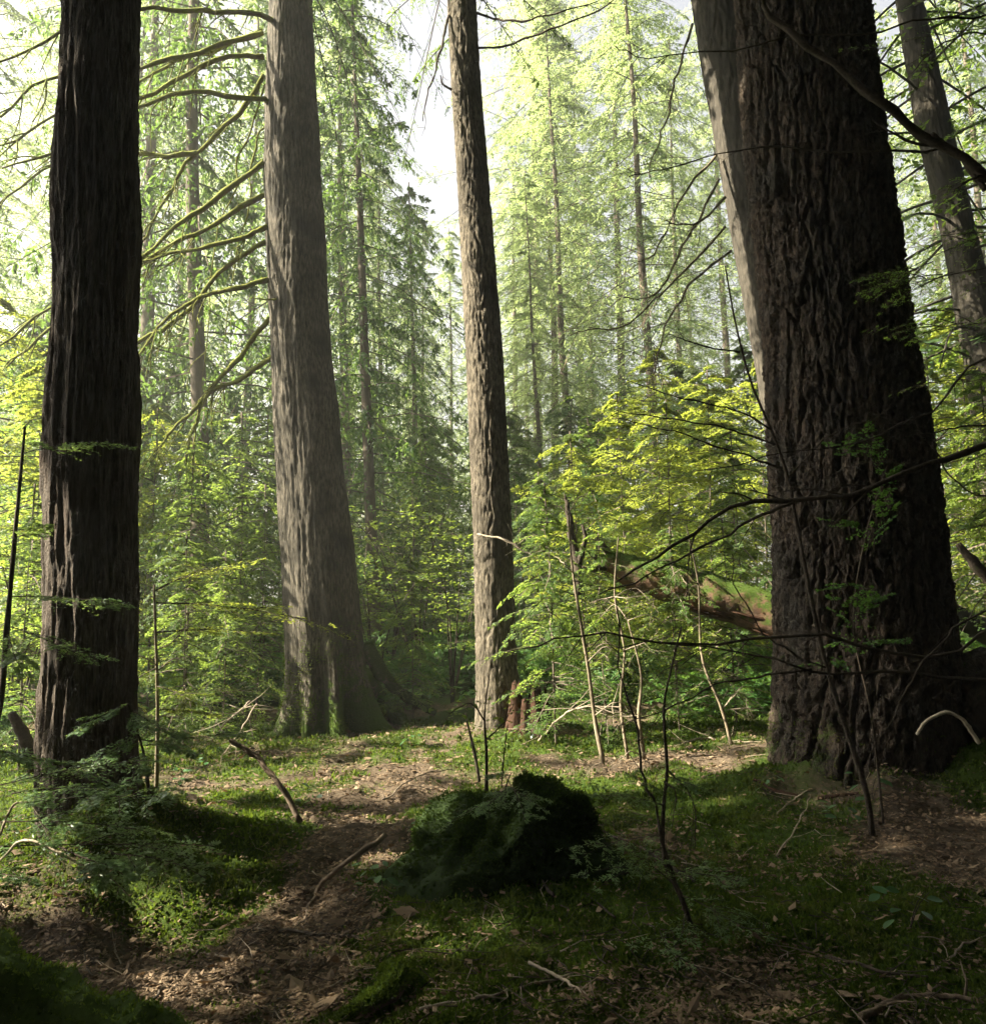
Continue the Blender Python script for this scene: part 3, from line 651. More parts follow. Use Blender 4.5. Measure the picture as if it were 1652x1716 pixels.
# T5: trunk behind the fir -------------------------------------------
D5 = 9.8
t5 = thing('hemlock_tree', P(1330, 1200, D5), 'leaning grey trunk showing just behind the left edge of the huge fir', 'tree', 'big trunks in the clearing')
mb = MB()
ev5 = trunk(mb, [(-20, 1156, 1250), (150, 1183, 1280), (300, 1210, 1310), (500, 1247, 1350), (700, 1280, 1390), (1200, 1360, 1480)], D5, -.3, 25, 110, .04, bark_hem)
mb.build('trunk', M['grey'], t5, moss=True)
rng = np.random.RandomState(61); mb = MB()
canopy(mb, rng, ev5, 15.5, 24.5, 80, 3.0)
mb.build('crown', [M['grey'], M['hem_leaf']], t5, smooth=False)
for b in ([(1215, 330, 9.6), (1170, 372, 9.4), (1110, 375, 9.2)], [(1215, 380, 9.6), (1130, 470, 9.5), (1050, 540, 9.3), (950, 560, 9.1)], [(1225, 420, 9.6), (1150, 480, 9.4), (1110, 560, 9.3), (1090, 640, 9.2)],
          [(1205, 300, 9.6), (1150, 400, 9.4), (1100, 490, 9.3), (1040, 500, 9.2)], [(1160, 40, 9.6), (1120, 180, 9.4), (1085, 300, 9.3)], [(1200, 260, 9.7), (1140, 330, 9.5), (1100, 420, 9.4), (1070, 440, 9.3)]):
    px_branch(t5, b, .018, .006, 'stem', rng, nside=6, side_len=.5, hang=1.0)

# T6: right far leaning trunk ----------------------------------------
D6 = 12.5
t6 = thing('hemlock_tree', P(1720, 1150, D6), 'leaning pale trunk beyond the huge fir, near the right edge', 'tree', 'big trunks in the clearing')
mb = MB()
ev6 = trunk(mb, [(-20, 1500, 1538), (200, 1535, 1588), (400, 1582, 1634), (600, 1618, 1680), (1150, 1690, 1780)], D6, -.3, 26, 90, .05, bark_hem)
mb.build('trunk', M['grey'], t6, moss=True)
rng = np.random.RandomState(71); mb = MB()
canopy(mb, rng, ev6, 4.2, 25, 120, 3.2, keep=.7, leafL=.15, leafW=.06, K=9, Mn=6)
mb.build('crown', [M['grey'], M['hem_leaf']], t6, smooth=False)

# ---------------------------------------------------------------- far conifers
def conifer_crown(seed, H, z0, Lmax, B, leafL, leafW, hang=0.0, leaf='far_leaf', K=7, Mn=4, keep=.85, dr=.35, elev=.0):
    rng = np.random.RandomState(seed); mb = MB()
    z = z0 + (H - z0) * np.linspace(0, .99, B) ** .9; t = (z - z0) / (H - z0)
    L = Lmax * ((1 - t) ** .5 * .9 + .06) * rng.uniform(.3, 1.3, B)
    boughs(mb, rng, np.stack([0 * z, 0 * z, z], -1), cyl_dirs(rng, B, z, elev), L, dr * rng.uniform(.5, 1.4, B), K=K, M=Mn, wf=.42, leafL=leafL, leafW=leafW, hang=hang, keep=keep, flat=.4, wr=.018, wseg=3, nsub=4)
    # bare dead limbs under the live crown
    for i in range(14):
        zz = rng.uniform(1.2, z0 + 1); a = rng.uniform(0, 6.28); l = rng.uniform(.4, 1.3)
        p0 = np.array([0, 0, zz]); p1 = p0 + np.array([math.cos(a) * l, math.sin(a) * l, rng.uniform(-.3, .25)])
        add_tube(mb, np.stack([p0, (p0 + p1) / 2 + rng.normal(0, .04, 3), p1]), [.014, .004], 3, 0, cap=False)
    return mb
def far_trunk(seed, H, r):
    rng = np.random.RandomState(seed); mb = MB(); z = np.linspace(-.4, H, 30)
    w = rng.uniform(0, 40)
    p = np.stack([.12 * perlin(z * .15, w), .12 * perlin(z * .15, w + 9), z], -1) ; p[:, :2] -= p[2, :2]
    add_tube(mb, p, [r * 1.25, r, r * .85, r * .7, r * .5, r * .25, .02], 12, 0, .1, rough=.10, rf=3)
    return mb
variants = []   # (trunk mesh object, crown mesh object) are made with the first tree that uses them
VAR = {
 'tall': dict(H=27, z0=3.2, Lmax=5.0, B=150, leafL=.15, leafW=.042, keep=.80, r=.16, K=12, Mn=8, dr=.5),
 'tall2': dict(H=24, z0=2.4, Lmax=4.6, B=150, leafL=.15, leafW=.042, keep=.84, r=.14, hang=.3, K=12, Mn=8, dr=.55),
 'pole': dict(H=21, z0=6.0, Lmax=3.2, B=80, leafL=.17, leafW=.05, keep=.8, r=.13, K=9, Mn=6),
 'cedar': dict(H=17, z0=1.8, Lmax=3.1, B=110, leafL=.13, leafW=.05, hang=.75, leaf='cedar_leaf', r=.13, K=9, Mn=7, dr=.6),
 'mid': dict(H=9, z0=.5, Lmax=3.0, B=90, leafL=.12, leafW=.06, r=.04, K=11, Mn=7, leaf='hem_leaf', dr=.45),
 'young': dict(H=5.5, z0=.4, Lmax=2.0, B=54, leafL=.075, leafW=.036, r=.022, K=11, Mn=8, leaf='hem_mid'),
 'broad': dict(H=8, z0=.7, Lmax=3.2, B=60, leafL=.10, leafW=.048, r=.03, K=12, Mn=8, leaf='hem_yel', keep=.9, elev=.10, dr=.4),
 'shade': dict(H=17, z0=4.6, Lmax=4.6, B=190, leafL=.30, leafW=.16, r=.2, K=9, Mn=5, leaf='shade_leaf', keep=.95),
 'high': dict(H=21, z0=10.5, Lmax=2.6, B=110, leafL=.26, leafW=.13, r=.2, K=8, Mn=5, leaf='hem_leaf', keep=.9),
 'high2': dict(H=18, z0=8.2, Lmax=3.8, B=130, leafL=.22, leafW=.11, r=.2, K=9, Mn=6, leaf='shade_leaf', keep=.95),
 'sparse': dict(H=17, z0=3.5, Lmax=2.9, B=70, leafL=.15, leafW=.06, r=.13, K=9, Mn=6, leaf='cedar_leaf', keep=.6, hang=.4, dr=.5),
 'thicket': dict(H=6, z0=.2, Lmax=3.2, B=80, leafL=.26, leafW=.15, r=.06, K=9, Mn=5, leaf='shade_leaf', keep=.95),
}
made = {}
FAR = [ # px of the base, depth, variant, scale
 (585, 21, 'pole', 1.05), (520, 27, 'tall', 1.0), (400, 24, 'tall2', 1.0), (300, 30, 'tall', 1.0), (180, 22, 'tall2', .95), (60, 27, 'tall', 1.0), (-60, 20, 'tall2', 1.0),
 (940, 27, 'pole', 1.15), (985, 34, 'tall', 1.0), (1045, 25, 'tall', .95), (1150, 29, 'tall2', 1.0), (1235, 33, 'tall', 1.1), (1330, 28, 'tall2', 1.05),
 (1430, 34, 'tall', 1.0), (1530, 24, 'tall2', .95), (1620, 30, 'tall', 1.0), (1710, 22, 'tall2', 1.0), (640, 42, 'tall', .95), (890, 46, 'tall', 1.0), (1190, 48, 'tall', 1.1), (330, 46, 'tall', 1.05), (110, 44, 'tall', 1.1), (1450, 52, 'tall', 1.15), (700, 58, 'tall2', .8), (790, 62, 'tall2', .9), (690, 37, 'tall2', .72), (865, 36, 'tall', .95), (915, 23, 'tall2', .62), (1010, 30, 'tall2', .8), (-150, 15.0, 'sparse', 1.0), (905, 33, 'tall', 1.3), (1120, 19.5, 'tall2', .92), (975, 25, 'tall2', 1.0), (705, 31, 'tall2', .72), (762, 38, 'tall2', .85), (640, 27, 'tall2', .8), (600, 34, 'tall', 1.25), (925, 8.3, 'young', .5), (1010, 8.8, 'young', .42), (1130, 9.0, 'young', .42), (1225, 9.4, 'young', .45), (310, 8.4, 'young', .42), (430, 12.0, 'young', .62), (40, 7.6, 'young', .5), (375, 9.8, 'young', .42), (690, 11.2, 'young', .42), (880, 16, 'mid', .6), (620, 19, 'mid', .8), (730, 17, 'mid', .6), (1000, 14.5, 'mid', .55), (1160, 17, 'mid', .75), (240, 16, 'mid', .8), (90, 13, 'mid', .7),
 (630, 16, 'cedar', .95), (700, 23, 'cedar', .85), (505, 18, 'cedar', 1.2), (330, 15.5, 'cedar', 1.35), (235, 19, 'cedar', 1.5), (-30, 23, 'cedar', .9),
 (700, 22, 'mid', .75), (760, 25, 'mid', .8), (660, 29, 'mid', .9), (880, 24, 'mid', .8), (940, 20, 'mid', .75), (820, 31, 'mid', .95), (1000, 29, 'mid', 1.0), (1080, 22, 'mid', .85), (1180, 24, 'mid', .95), (1270, 20, 'mid', .9), (560, 24, 'mid', .9), (470, 20, 'mid', .9), (380, 27, 'mid', 1.0), (270, 21, 'mid', .9), (150, 17, 'mid', .95), (30, 18, 'mid', .95), (1560, 17, 'mid', .9), (1660, 19, 'mid', 1.0), (1400, 22, 'mid', 1.0),
 (250, 12.5, 'broad', .62), (310, 11.0, 'young', .72), (395, 13.5, 'young', .9), (60, 10.5, 'broad', .62), (-20, 11.5, 'broad', .8), (165, 12, 'young', .95), (440, 16, 'young', 1.0),
 (905, 13.5, 'young', .68), (985, 11.6, 'broad', .50), (1060, 13.0, 'broad', .62), (1130, 11.4, 'broad', .56), (1200, 12.6, 'broad', .66), (1280, 13.8, 'broad', .72), (1240, 11.2, 'young', .72), (1110, 15, 'broad', .8), (1010, 17, 'young', 1.0), (1590, 11.5, 'broad', .62), (1660, 13, 'broad', .8), (1690, 10.2, 'young', .8), (1480, 15, 'broad', .8),
]
KN = {'sparse': ('cedar_tree', 'thin drooping cedar reaching in at the upper left edge', 'thin drooping cedars'), 'tall': ('hemlock_tree', 'tall hazy conifer with bare lower trunk', 'tall conifers far behind'), 'tall2': ('fir_tree', 'tall feathery conifer with long boughs', 'feathery conifers far behind'),
      'pole': ('pole_tree', 'slender grey pole-like conifer', 'slender poles far behind'), 'cedar': ('cedar_tree', 'drooping green cedar with hanging fans', 'drooping cedars behind the trunks'),
      'mid': ('young_conifer', 'bushy dark green young conifer', 'bushy young conifers in the understory'), 'young': ('hemlock_sapling', 'small yellow-green hemlock sapling', 'small hemlock saplings in the sun'),
      'broad': ('young_hemlock', 'sunlit yellow-green young hemlock with layered boughs', 'layered young hemlocks in the sun')}
LAND = [(-1000, 'left of the dark left cedar'), (75, 'behind the dark left cedar'), (228, 'between the two left cedars'), (460, 'behind the mossy-branched cedar'), (620, 'between mossy-branched cedar and middle trunk'),
        (790, 'behind the slim middle trunk'), (870, 'just right of the middle trunk'), (1050, 'midway between middle trunk and huge fir'), (1200, 'just left of the huge fir'), (1300, 'behind the huge fir'), (1580, 'right of the huge fir')]
ORD = ['nearest', 'second', 'third', 'fourth', 'fifth', 'sixth', 'seventh', 'eighth']
lab = {}
for i, (px, d, var, s) in enumerate(FAR):
    spot = [n for a, n in LAND if px >= a][-1]; lab.setdefault((var, spot), []).append((d, i))
labels = {}
for (var, spot), L in lab.items():
    L.sort()
    for k, (d, i) in enumerate(L):
        labels[i] = KN[var][1] + ' ' + spot + ('' if len(L) == 1 else ', ' + ORD[k] + (' one' if k == 0 else ' nearest'))
rngF = np.random.RandomState(77)
for i, (px, d, var, s) in enumerate(FAR):
    q = P(px, 1050, d); z0 = float(height(q[0], q[1]))
    o = thing(KN[var][0], (q[0], q[1], z0), labels[i], 'tree', KN[var][2])
    o.scale = (s, s, s); o.rotation_euler = (rngF.normal(0, .02), rngF.normal(0, .02), rngF.uniform(0, 6.28))
    key = var + str(i % 2)
    if key not in made:
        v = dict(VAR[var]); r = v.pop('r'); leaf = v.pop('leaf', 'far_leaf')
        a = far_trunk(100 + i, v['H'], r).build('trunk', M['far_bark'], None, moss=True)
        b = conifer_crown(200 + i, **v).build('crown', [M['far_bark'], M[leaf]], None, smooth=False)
        a.parent = o; b.parent = o; made[key] = (a, b)
    else:
        for c in made[key]: child_copy(c, o)
# unseen conifers added around the viewpoint to shade the foreground and block skylight
OUT = [(-7.6, -1.0, .9, 'shade'), (-4.2, -3.0, .9, 'shade'), (-.6, -5.2, .95, 'shade'), (3.2, -4.0, .9, 'shade'), (6.8, -1.2, .95, 'shade'), (7.6, 3.0, .9, 'shade'), (9.6, 6.6, .9, 'shade'), (-9.5, -3, 1.0, 'shade'), (1, -9, 1.1, 'shade'), (8, -6, 1.1, 'shade'), (12, 2, 1.0, 'shade'),
       (-9.6, 5.5, 1.0, 'high'), (-13.0, 3.3, 1.1, 'high'), (-10.2, 2.1, 1.0, 'high2'),
       (-6.4, .9, 1.0, 'high2'), (-1.6, -1.4, 1.3, 'high2'), (2.2, -1.0, 1.3, 'high2'), (11, 9.5, .95, 'shade'), (8.6, 7.4, .9, 'thicket'), (5.4, 1.2, .95, 'high2'), (8.4, 4.6, 1.0, 'high2'), (.4, -4, 1.0, 'high2')]
for i in range(14):
    a_ = R(182 + i * 14.5); r_ = 9.5 + 2.0 * math.sin(i * 2.4); OUT.append((math.cos(a_) * r_, math.sin(a_) * r_ * .9 + .5, .95 + .2 * math.sin(i * 1.7), 'thicket'))
OUT.append((-7.4, 2.7, .82, 'thicket'))
ON = {'shade': ('fir_tree', 'tall unseen conifer added to shade the foreground', 'tree', 'added conifers around the viewpoint'),
      'high': ('fir_tree', 'tall unseen conifer with a high crown, added at the left to block sun', 'tree', 'added high-crowned conifers at the left'),
      'high2': ('fir_tree', 'dense unseen conifer, its crown added to roof the foreground from the light', 'tree', 'added conifers roofing the foreground'),
      'thicket': ('shade_thicket', 'dense unseen young conifer added around the viewpoint to block low skylight', 'bush', 'added thicket around the viewpoint')}
for i, (x, y, s, var) in enumerate(OUT):
    nm_, lb_, ct_, gp_ = ON[var]; o = thing(nm_, (x, y, float(height(x, y))), lb_, ct_, gp_)
    o.scale = (s, s, s); o.rotation_euler = (0, 0, i * 1.3)
    if var not in made:
        v = dict(VAR[var]); r = v.pop('r'); leaf = v.pop('leaf')
        a = far_trunk(190, v['H'], r).build('trunk', M['far_bark'], None, moss=True); b = conifer_crown(290, **v).build('crown', [M['far_bark'], M[leaf]], None, smooth=False)
        a.parent = o; b.parent = o; made[var] = (a, b)
    else:
        for c in made[var]: child_copy(c, o)

# ---------------------------------------------------------------- shrubs, maples, ground cover
def lobed_leaves(mb, rng, p, n, size, mi, lob=(-.9, 0, .9)):
    m = len(p); a = rng.uniform(0, 6.28, m)
    d0 = nrm(np.stack([np.cos(a), np.sin(a), rng.normal(-.15, .2, m)], -1)); s = nrm(np.cross(n, d0))
    for q in lob:
        d = nrm(d0 * math.cos(q) + s * math.sin(q)); L = size * (1 if q == 0 else .82)
        v, f = leaf_quads(p, d, n, L, L * .5); mb.add(v, f, mi)
def maple(seed, H, Rr, stems, nleaf, size):
    rng = np.random.RandomState(seed); mb = MB(); wood = MB()
    for i in range(stems):
        a = rng.uniform(0, 6.28); l = rng.uniform(.5, 1) * Rr; h = H * rng.uniform(.6, 1)
        top = np.array([math.cos(a) * l, math.sin(a) * l, h]); p = smooth_path([[0, 0, -.1], top * [.25, .25, .45] + rng.normal(0, .08, 3), top * [.6, .6, .8], top], 14)
        add_tube(wood, p, [.022, .012, .005], 5)
        for j in range(9):
            k = rng.randint(4, 14); a2 = rng.uniform(0, 6.28); l2 = rng.uniform(.3, .9) * Rr * .6
            e = p[k] + np.array([math.cos(a2) * l2, math.sin(a2) * l2, rng.uniform(-.1, .25)])
            q = smooth_path([p[k], (p[k] + e) / 2 + [0, 0, .06], e], 8); add_tube(mb, q, [.007, .003], 3, 0, cap=False)
            n = nleaf; tt = rng.uniform(.15, 1.05, n)[:, None]
            lp = p[k] * (1 - tt) + e * tt + rng.normal(0, 1, (n, 3)) * [.16, .16, .035]
            lobed_leaves(mb, rng, lp, nrm(np.array([[0, 0, 1.0]]) + rng.normal(0, .3, (n, 3))), size * rng.uniform(.6, 1.2, n), 1)
    return wood, mb
MAPLES = [  # px, depth, scale, label
 (700, 14.0, 1.0, 'sunlit vine maple with spreading yellow-green leaves left of the middle trunk'), (630, 12.6, .7, 'low vine maple beside the buttress roots of the mossy-branched cedar'),
 (755, 12.2, .72, 'low leafy vine maple touching the left edge of the middle trunk'), (655, 17, 1.15, 'tall vine maple farther back between the second and middle trunks'),
 (745, 18, 1.1, 'dim vine maple deep in shade left of the middle trunk'), (410, 14.5, .8, 'vine maple left of the mossy-branched cedar, above green ground cover'), (20, 9.0, .75, 'bright leafy maple at the left edge beside the thin dark stem')]
mp = None
for i, (px, d, s_, l) in enumerate(MAPLES):
    q = P(px, 1100, d); o = thing('vine_maple', (q[0], q[1], float(height(q[0], q[1]))), l, 'shrub', 'vine maples in the understory')
    o.scale = (s_, s_, s_); o.rotation_euler = (0, 0, i * 1.7)
    if i < 2:
        w, c = maple(300 + i, 3.7, 1.5, 6, 26, .085)
        w = w.build('stem', M['twig'], None); c = c.build('crown', [M['twig'], M['maple_leaf']], None, smooth=False); w.parent = o; c.parent = o
        mp = (mp or []) + [(w, c)]
    else:
        for c in mp[i % 2]: child_copy(c, o)
def shrub(seed, H, Rr, nb, leafL, mi=1):
    rng = np.random.RandomState(seed); mb = MB(); B = nb
    a = rng.uniform(0, 6.28, B); e = rng.uniform(.15, 1.2, B)
    d = np.stack([np.cos(a) * np.cos(e), np.sin(a) * np.cos(e), np.sin(e)], -1)
    boughs(mb, rng, np.stack([rng.normal(0, .12, B), rng.normal(0, .12, B), rng.uniform(0, .5, B) * H], -1), d, Rr * rng.uniform(.6, 1.1, B), .35, K=8, M=6, wf=.45, leafL=leafL, leafW=leafL * .5, flat=.5, keep=.85, wr=.007, wseg=3, nsub=4)
    return mb
sh = None
SHR = [(px, d, s_) for px, d, s_ in [(520, 14, .9), (470, 12.2, .7), (350, 12.5, .8), (250, 15, 1.0), (120, 13, 1.0), (30, 12, .9), (600, 14.5, .9), (680, 13.4, .7), (740, 14.6, .9), (820, 14, .9), (880, 11.0, .6), (930, 12.6, .8), (1000, 10.4, .55), (1060, 11.6, .7), (1140, 10.0, .55), (1190, 11.4, .75), (1260, 10.2, .6), (1280, 12.5, .9), (1640, 9.0, .7), (1600, 12.0, .9), (1690, 11.0, 1.0), (-20, 8.6, .7), (560, 19, 1.2), (700, 20, 1.3), (850, 19, 1.3), (970, 18, 1.2), (1110, 18, 1.2), (420, 18, 1.2), (300, 19, 1.3), (170, 9.6, .6)]]
lab = {}
for i, (px, d, s_) in enumerate(SHR): lab.setdefault([n for a, n in LAND if px >= a][-1], []).append((d, i))
slab = {}
for spot, L in lab.items():
    L.sort()
    for k, (d, i) in enumerate(L): slab[i] = 'low dark green bush ' + spot + ('' if len(L) == 1 else ', ' + ORD[k] + (' one' if k == 0 else ' nearest'))
for i, (px, d, s_) in enumerate(SHR):
    q = P(px, 1100, d); o = thing('bush', (q[0], q[1], float(height(q[0], q[1]))), slab[i], 'bush', 'low bushes of the understory')
    o.scale = (s_, s_, s_); o.rotation_euler = (0, 0, i * 2.1)
    if i < 2:
        c = shrub(330 + i, 1.1, 1.0, 34, .085).build('crown', [M['twig'], M['huckle_leaf']], None, smooth=False); c.parent = o; sh = (sh or []) + [c]
    else: child_copy(sh[i % 2], o)
# ground cover far and near: uncountable
rng = np.random.RandomState(91); mb = MB()
x, y = frustum_points(26000, 9.5, 34, rng, .8)
k = (fbm(x * .4 + 2, y * .4, 0, 2) + sst(9, 16, y) * .8 - 1.2 * np.exp(-((x + .6) / 1.6) ** 2) * sst(12, 9.5, y) > .25)
x, y = x[k], y[k]; n = len(x)
lobed_leaves(mb, rng, np.stack([x, y, height(x, y) + rng.uniform(.03, .32, n)], -1), nrm(np.array([[0, -.15, 1.0]]) + rng.normal(0, .35, (n, 3))), .05 + .006 * y * rng.uniform(.5, 1.3, n), 0)
tag(mb.build('ground_cover', M['huckle_leaf'], smooth=False), 'bright green leafy ground cover between the trees', 'ground cover', kind='stuff')

# ---------------------------------------------------------------- saplings and boughs
def sapling(name, stem, r0, r1, label, cat='sapling', group=None, mat='twig', n=22, moss=0.0):
    p = smooth_path([P(*q) for q in stem], n); o = thing(name, p[0], label, cat, group); mb = MB()
    add_tube(mb, p, [r0, r1], 7, 0, moss, rough=.18, rf=14); mb.build('stem', M[mat], o, moss=True); return o
def bough_part(o, a, b, rng, K=10, Mn=14, wf=.45, leafL=.016, leafW=.005, leaf='near_leaf', droop=.12, wr=.004, flat=.25, keep=.85, subs=0, sublen=.4, hang=0.0, mat='twig', name='branch', ang=55):
    p0, p1 = P(*a), P(*b); L = np.linalg.norm(p1 - p0); d = nrm(p1 - p0 + np.array([0, 0, droop * L])); mb = MB()
    boughs(mb, rng, [p0], [d], [L], [droop], K=K, M=Mn, wf=wf, leafL=leafL, leafW=leafW, flat=flat, keep=keep, wr=wr, wseg=5, twigwood=True, hang=hang, ang=ang)
    if subs:
        t = rng.uniform(.15, .9, subs); st = p0[None] + (p1 - p0)[None] * t[:, None] + np.array([0, 0, 1.0]) * (droop * L * (t - t**2))[:, None]
        lat = nrm(np.cross(d, [0, 0, 1.0])); sg = np.where(np.arange(subs) % 2, 1, -1)[:, None]
        dd = nrm(d[None] * .75 + lat[None] * sg * rng.uniform(.5, .9, (subs, 1)) + rng.normal(0, .12, (subs, 3)))
        boughs(mb, rng, st, dd, L * sublen * rng.uniform(.6, 1.1, subs), droop, K=max(5, K * 2 // 3), M=max(5, Mn * 2 // 3), wf=wf, leafL=leafL, leafW=leafW, flat=flat, keep=keep, wr=wr * .6, wseg=4, twigwood=True, hang=hang, ang=ang)
    return mb.build(name, [M[mat], M[leaf]], o, smooth=False)
rng = np.random.RandomState(111)
NEAR = dict(K=11, Mn=10, leafL=.029, leafW=.012, wf=.40, keep=.92)
s1 = sapling('hemlock_sapling', [(-70, 1560, 3.7), (-60, 1400, 3.7), (-50, 1150, 3.75)], .02, .012, 'small hemlock at the left edge, its boughs covering the foot of the dark left cedar', group='near saplings')
for a, b, sb in [((-50, 1330, 3.7), (240, 1275, 3.9), 5), ((-40, 1380, 3.6), (250, 1395, 3.7), 6), ((20, 1330, 3.7), (180, 1330, 3.5), 4), ((-20, 1420, 3.6), (352, 1428, 3.8), 5), ((140, 1440, 3.65), (228, 1512, 3.6), 2), ((-50, 1250, 3.7), (120, 1290, 3.9), 4), ((-40, 1460, 3.5), (60, 1480, 3.4), 2), ((60, 1345, 3.6), (300, 1340, 3.5), 6), ((100, 1420, 3.5), (200, 1480, 3.3), 3), ((180, 1430, 3.7), (345, 1470, 3.6), 4)]:
    bough_part(s1, a, b, rng, subs=sb, **NEAR)
px_branch(s1, [(0, 1442, 3.5), (40, 1408, 3.5), (90, 1425, 3.5), (140, 1453, 3.52)], .007, .004, 'peeled', rng, nside=3, side_len=.15)
px_branch(s1, [(0, 1400, 3.5), (22, 1350, 3.5), (60, 1345, 3.5), (100, 1350, 3.55)], .005, .002, 'pale_twig', rng, nside=3, side_len=.12)
s2 = sapling('hemlock_sapling', [(-30, 1290, 4.6), (0, 1180, 4.6), (12, 1050, 4.6), (25, 900, 4.6), (35, 790, 4.6), (42, 715, 4.6)], .022, .007, 'thin dark leaning stem at the left edge with a few short boughs', group='near saplings')
for a, b, sb in [((15, 1050, 4.6), (150, 1110, 4.3), 3), ((12, 1060, 4.6), (45, 1135, 4.4), 2), ((20, 1000, 4.6), (222, 1018, 4.5), 4), ((36, 760, 4.6), (178, 742, 4.4), 3), ((30, 900, 4.6), (90, 880, 4.5), 1)]:
    bough_part(s2, a, b, rng, subs=sb, **NEAR)
s3 = sapling('hemlock_sapling', [(262, 1330, 5.8), (264, 1200, 5.8), (262, 1100, 5.8), (258, 980, 5.8)], .016, .008, 'pale upright sapling stem with long yellow bough reaching across the mossy-branched cedar', group='near saplings', mat='stem')
MIDB = dict(K=11, Mn=9, leafL=.03, leafW=.012, wf=.36, leaf='hem_yel', wr=.006)
for a, b, sb in [((262, 1010, 5.8), (560, 1048, 6.2), 8), ((262, 1060, 5.8), (440, 1062, 6.4), 5), ((262, 1150, 5.8), (330, 1180, 5.5), 3), ((260, 990, 5.8), (420, 940, 7.2), 5), ((262, 1120, 5.8), (190, 1170, 5.4), 3), ((262, 1190, 5.8), (360, 1200, 6.2), 4)]:
    bough_part(s3, a, b, rng, subs=sb, **MIDB)
for a in [[(262, 1115, 5.8), (235, 1100, 5.7), (205, 1110, 5.6)], [(263, 1125, 5.8), (290, 1105, 5.8), (330, 1100, 5.9)], [(262, 1090, 5.8), (290, 1075, 5.8), (310, 1050, 5.9)]]:
    px_branch(s3, a, .006, .002, 'pale_twig', rng, nside=5, side_len=.15, hang=0)
# low bushy hemlock at the foot of the left cedar
s4 = sapling('hemlock_seedling', [(250, 1330, 5.0), (240, 1260, 5.0), (215, 1180, 4.9)], .012, .005, 'dark little hemlock growing against the right foot of the left cedar', group='near saplings')
for a, b, sb in [((215, 1180, 4.9), (120, 1230, 4.6), 3), ((220, 1190, 4.9), (290, 1240, 4.7), 4), ((230, 1230, 4.9), (140, 1290, 4.5), 3), ((235, 1240, 5.0), (330, 1265, 4.9), 4), ((240, 1270, 5.0), (210, 1330, 4.6), 3), ((245, 1250, 5), (400, 1230, 5.3), 5)]:
    bough_part(s4, a, b, rng, subs=sb, **NEAR)
# right side: a hemlock just outside the frame whose bare and leafy branches cross the view
s5 = sapling('hemlock_tree', [(1960, 1500, 4.2), (1940, 1000, 4.2), (1925, 500, 4.2), (1910, 0, 4.2), (1900, -300, 4.3)], .07, .03, 'hemlock just outside the right edge whose thin dark branches cross the huge fir', 'tree')
for pts, r0, r1, ns, sl in [
    ([(1930, 640, 4.2), (1800, 690, 4.1), (1652, 745, 4.0), (1560, 778, 3.95), (1440, 815, 3.9), (1310, 845, 3.9), (1205, 868, 3.9), (1120, 925, 3.9), (1030, 962, 3.9)], .020, .005, 7, .35),
    ([(1330, 842, 3.9), (1260, 870, 3.95), (1180, 915, 4.0), (1080, 968, 4.0), (1000, 995, 4.1)], .008, .003, 5, .3),
    ([(1915, 420, 4.2), (1760, 350, 4.0), (1652, 292, 3.9), (1560, 225, 3.85), (1470, 165, 3.8), (1385, 110, 3.8), (1290, 20, 3.8), (1270, -20, 3.8)], .030, .012, 5, .4),
    ([(1652, 318, 3.9), (1610, 265, 3.9), (1560, 225, 3.85)], .014, .012, 0, .2),
    ([(1600, 250, 3.9), (1520, 235, 3.9), (1460, 200, 3.9)], .009, .004, 2, .2),
    ([(1600, 248, 3.9), (1500, 255, 3.9), (1290, 250, 4.0), (1130, 275, 4.0), (1050, 300, 4.0)], .006, .002, 6, .3),
    ([(1912, -20, 4.2), (1652, 22, 4.0), (1500, 38, 4.0), (1300, 75, 4.0), (1100, 95, 4.0), (1030, 80, 4.0)], .008, .002, 7, .35),
    ([(1930, 700, 4.2), (1652, 712, 4.0), (1560, 725, 4.0), (1450, 735, 4.0)], .006, .002, 5, .3),
    ([(1930, 560, 4.2), (1652, 600, 4.0), (1540, 690, 4.0), (1440, 740, 4.0), (1330, 760, 4.0), (1180, 790, 4.0)], .007, .002, 6, .3),
    ([(1935, 900, 4.2), (1700, 1030, 4.1), (1560, 1090, 4.0), (1350, 1080, 4.0), (1150, 1073, 4.0), (1000, 1075, 4.0), (860, 1078, 4.0)], .011, .003, 8, .3),
    ([(1940, 1000, 4.2), (1700, 1130, 4.1), (1500, 1130, 4.0), (1350, 1118, 4.0), (1240, 1090, 4.0), (1040, 1078, 4.0)], .010, .003, 7, .3),
    ([(1360, 1122, 4.0), (1230, 1140, 4.0), (1130, 1180, 4.0), (1040, 1215, 4.0)], .006, .002, 5, .25),
    ([(1940, 950, 4.2), (1640, 1030, 4.1), (1560, 1100, 4.0), (1500, 1190, 4.0), (1450, 1280, 4.0)], .008, .002, 6, .35),
    ([(1920, 120, 4.2), (1652, 60, 4.3), (1560, 90, 4.3), (1490, 160, 4.3)], .006, .002, 6, .35),
    ([(1925, 800, 4.2), (1652, 830, 4.1), (1575, 770, 4.1), (1540, 720, 4.1)], .006, .002, 5, .3)]:
    px_branch(s5, pts, r0, r1, 'twig', rng, nside=ns, side_len=sl, hang=.4)
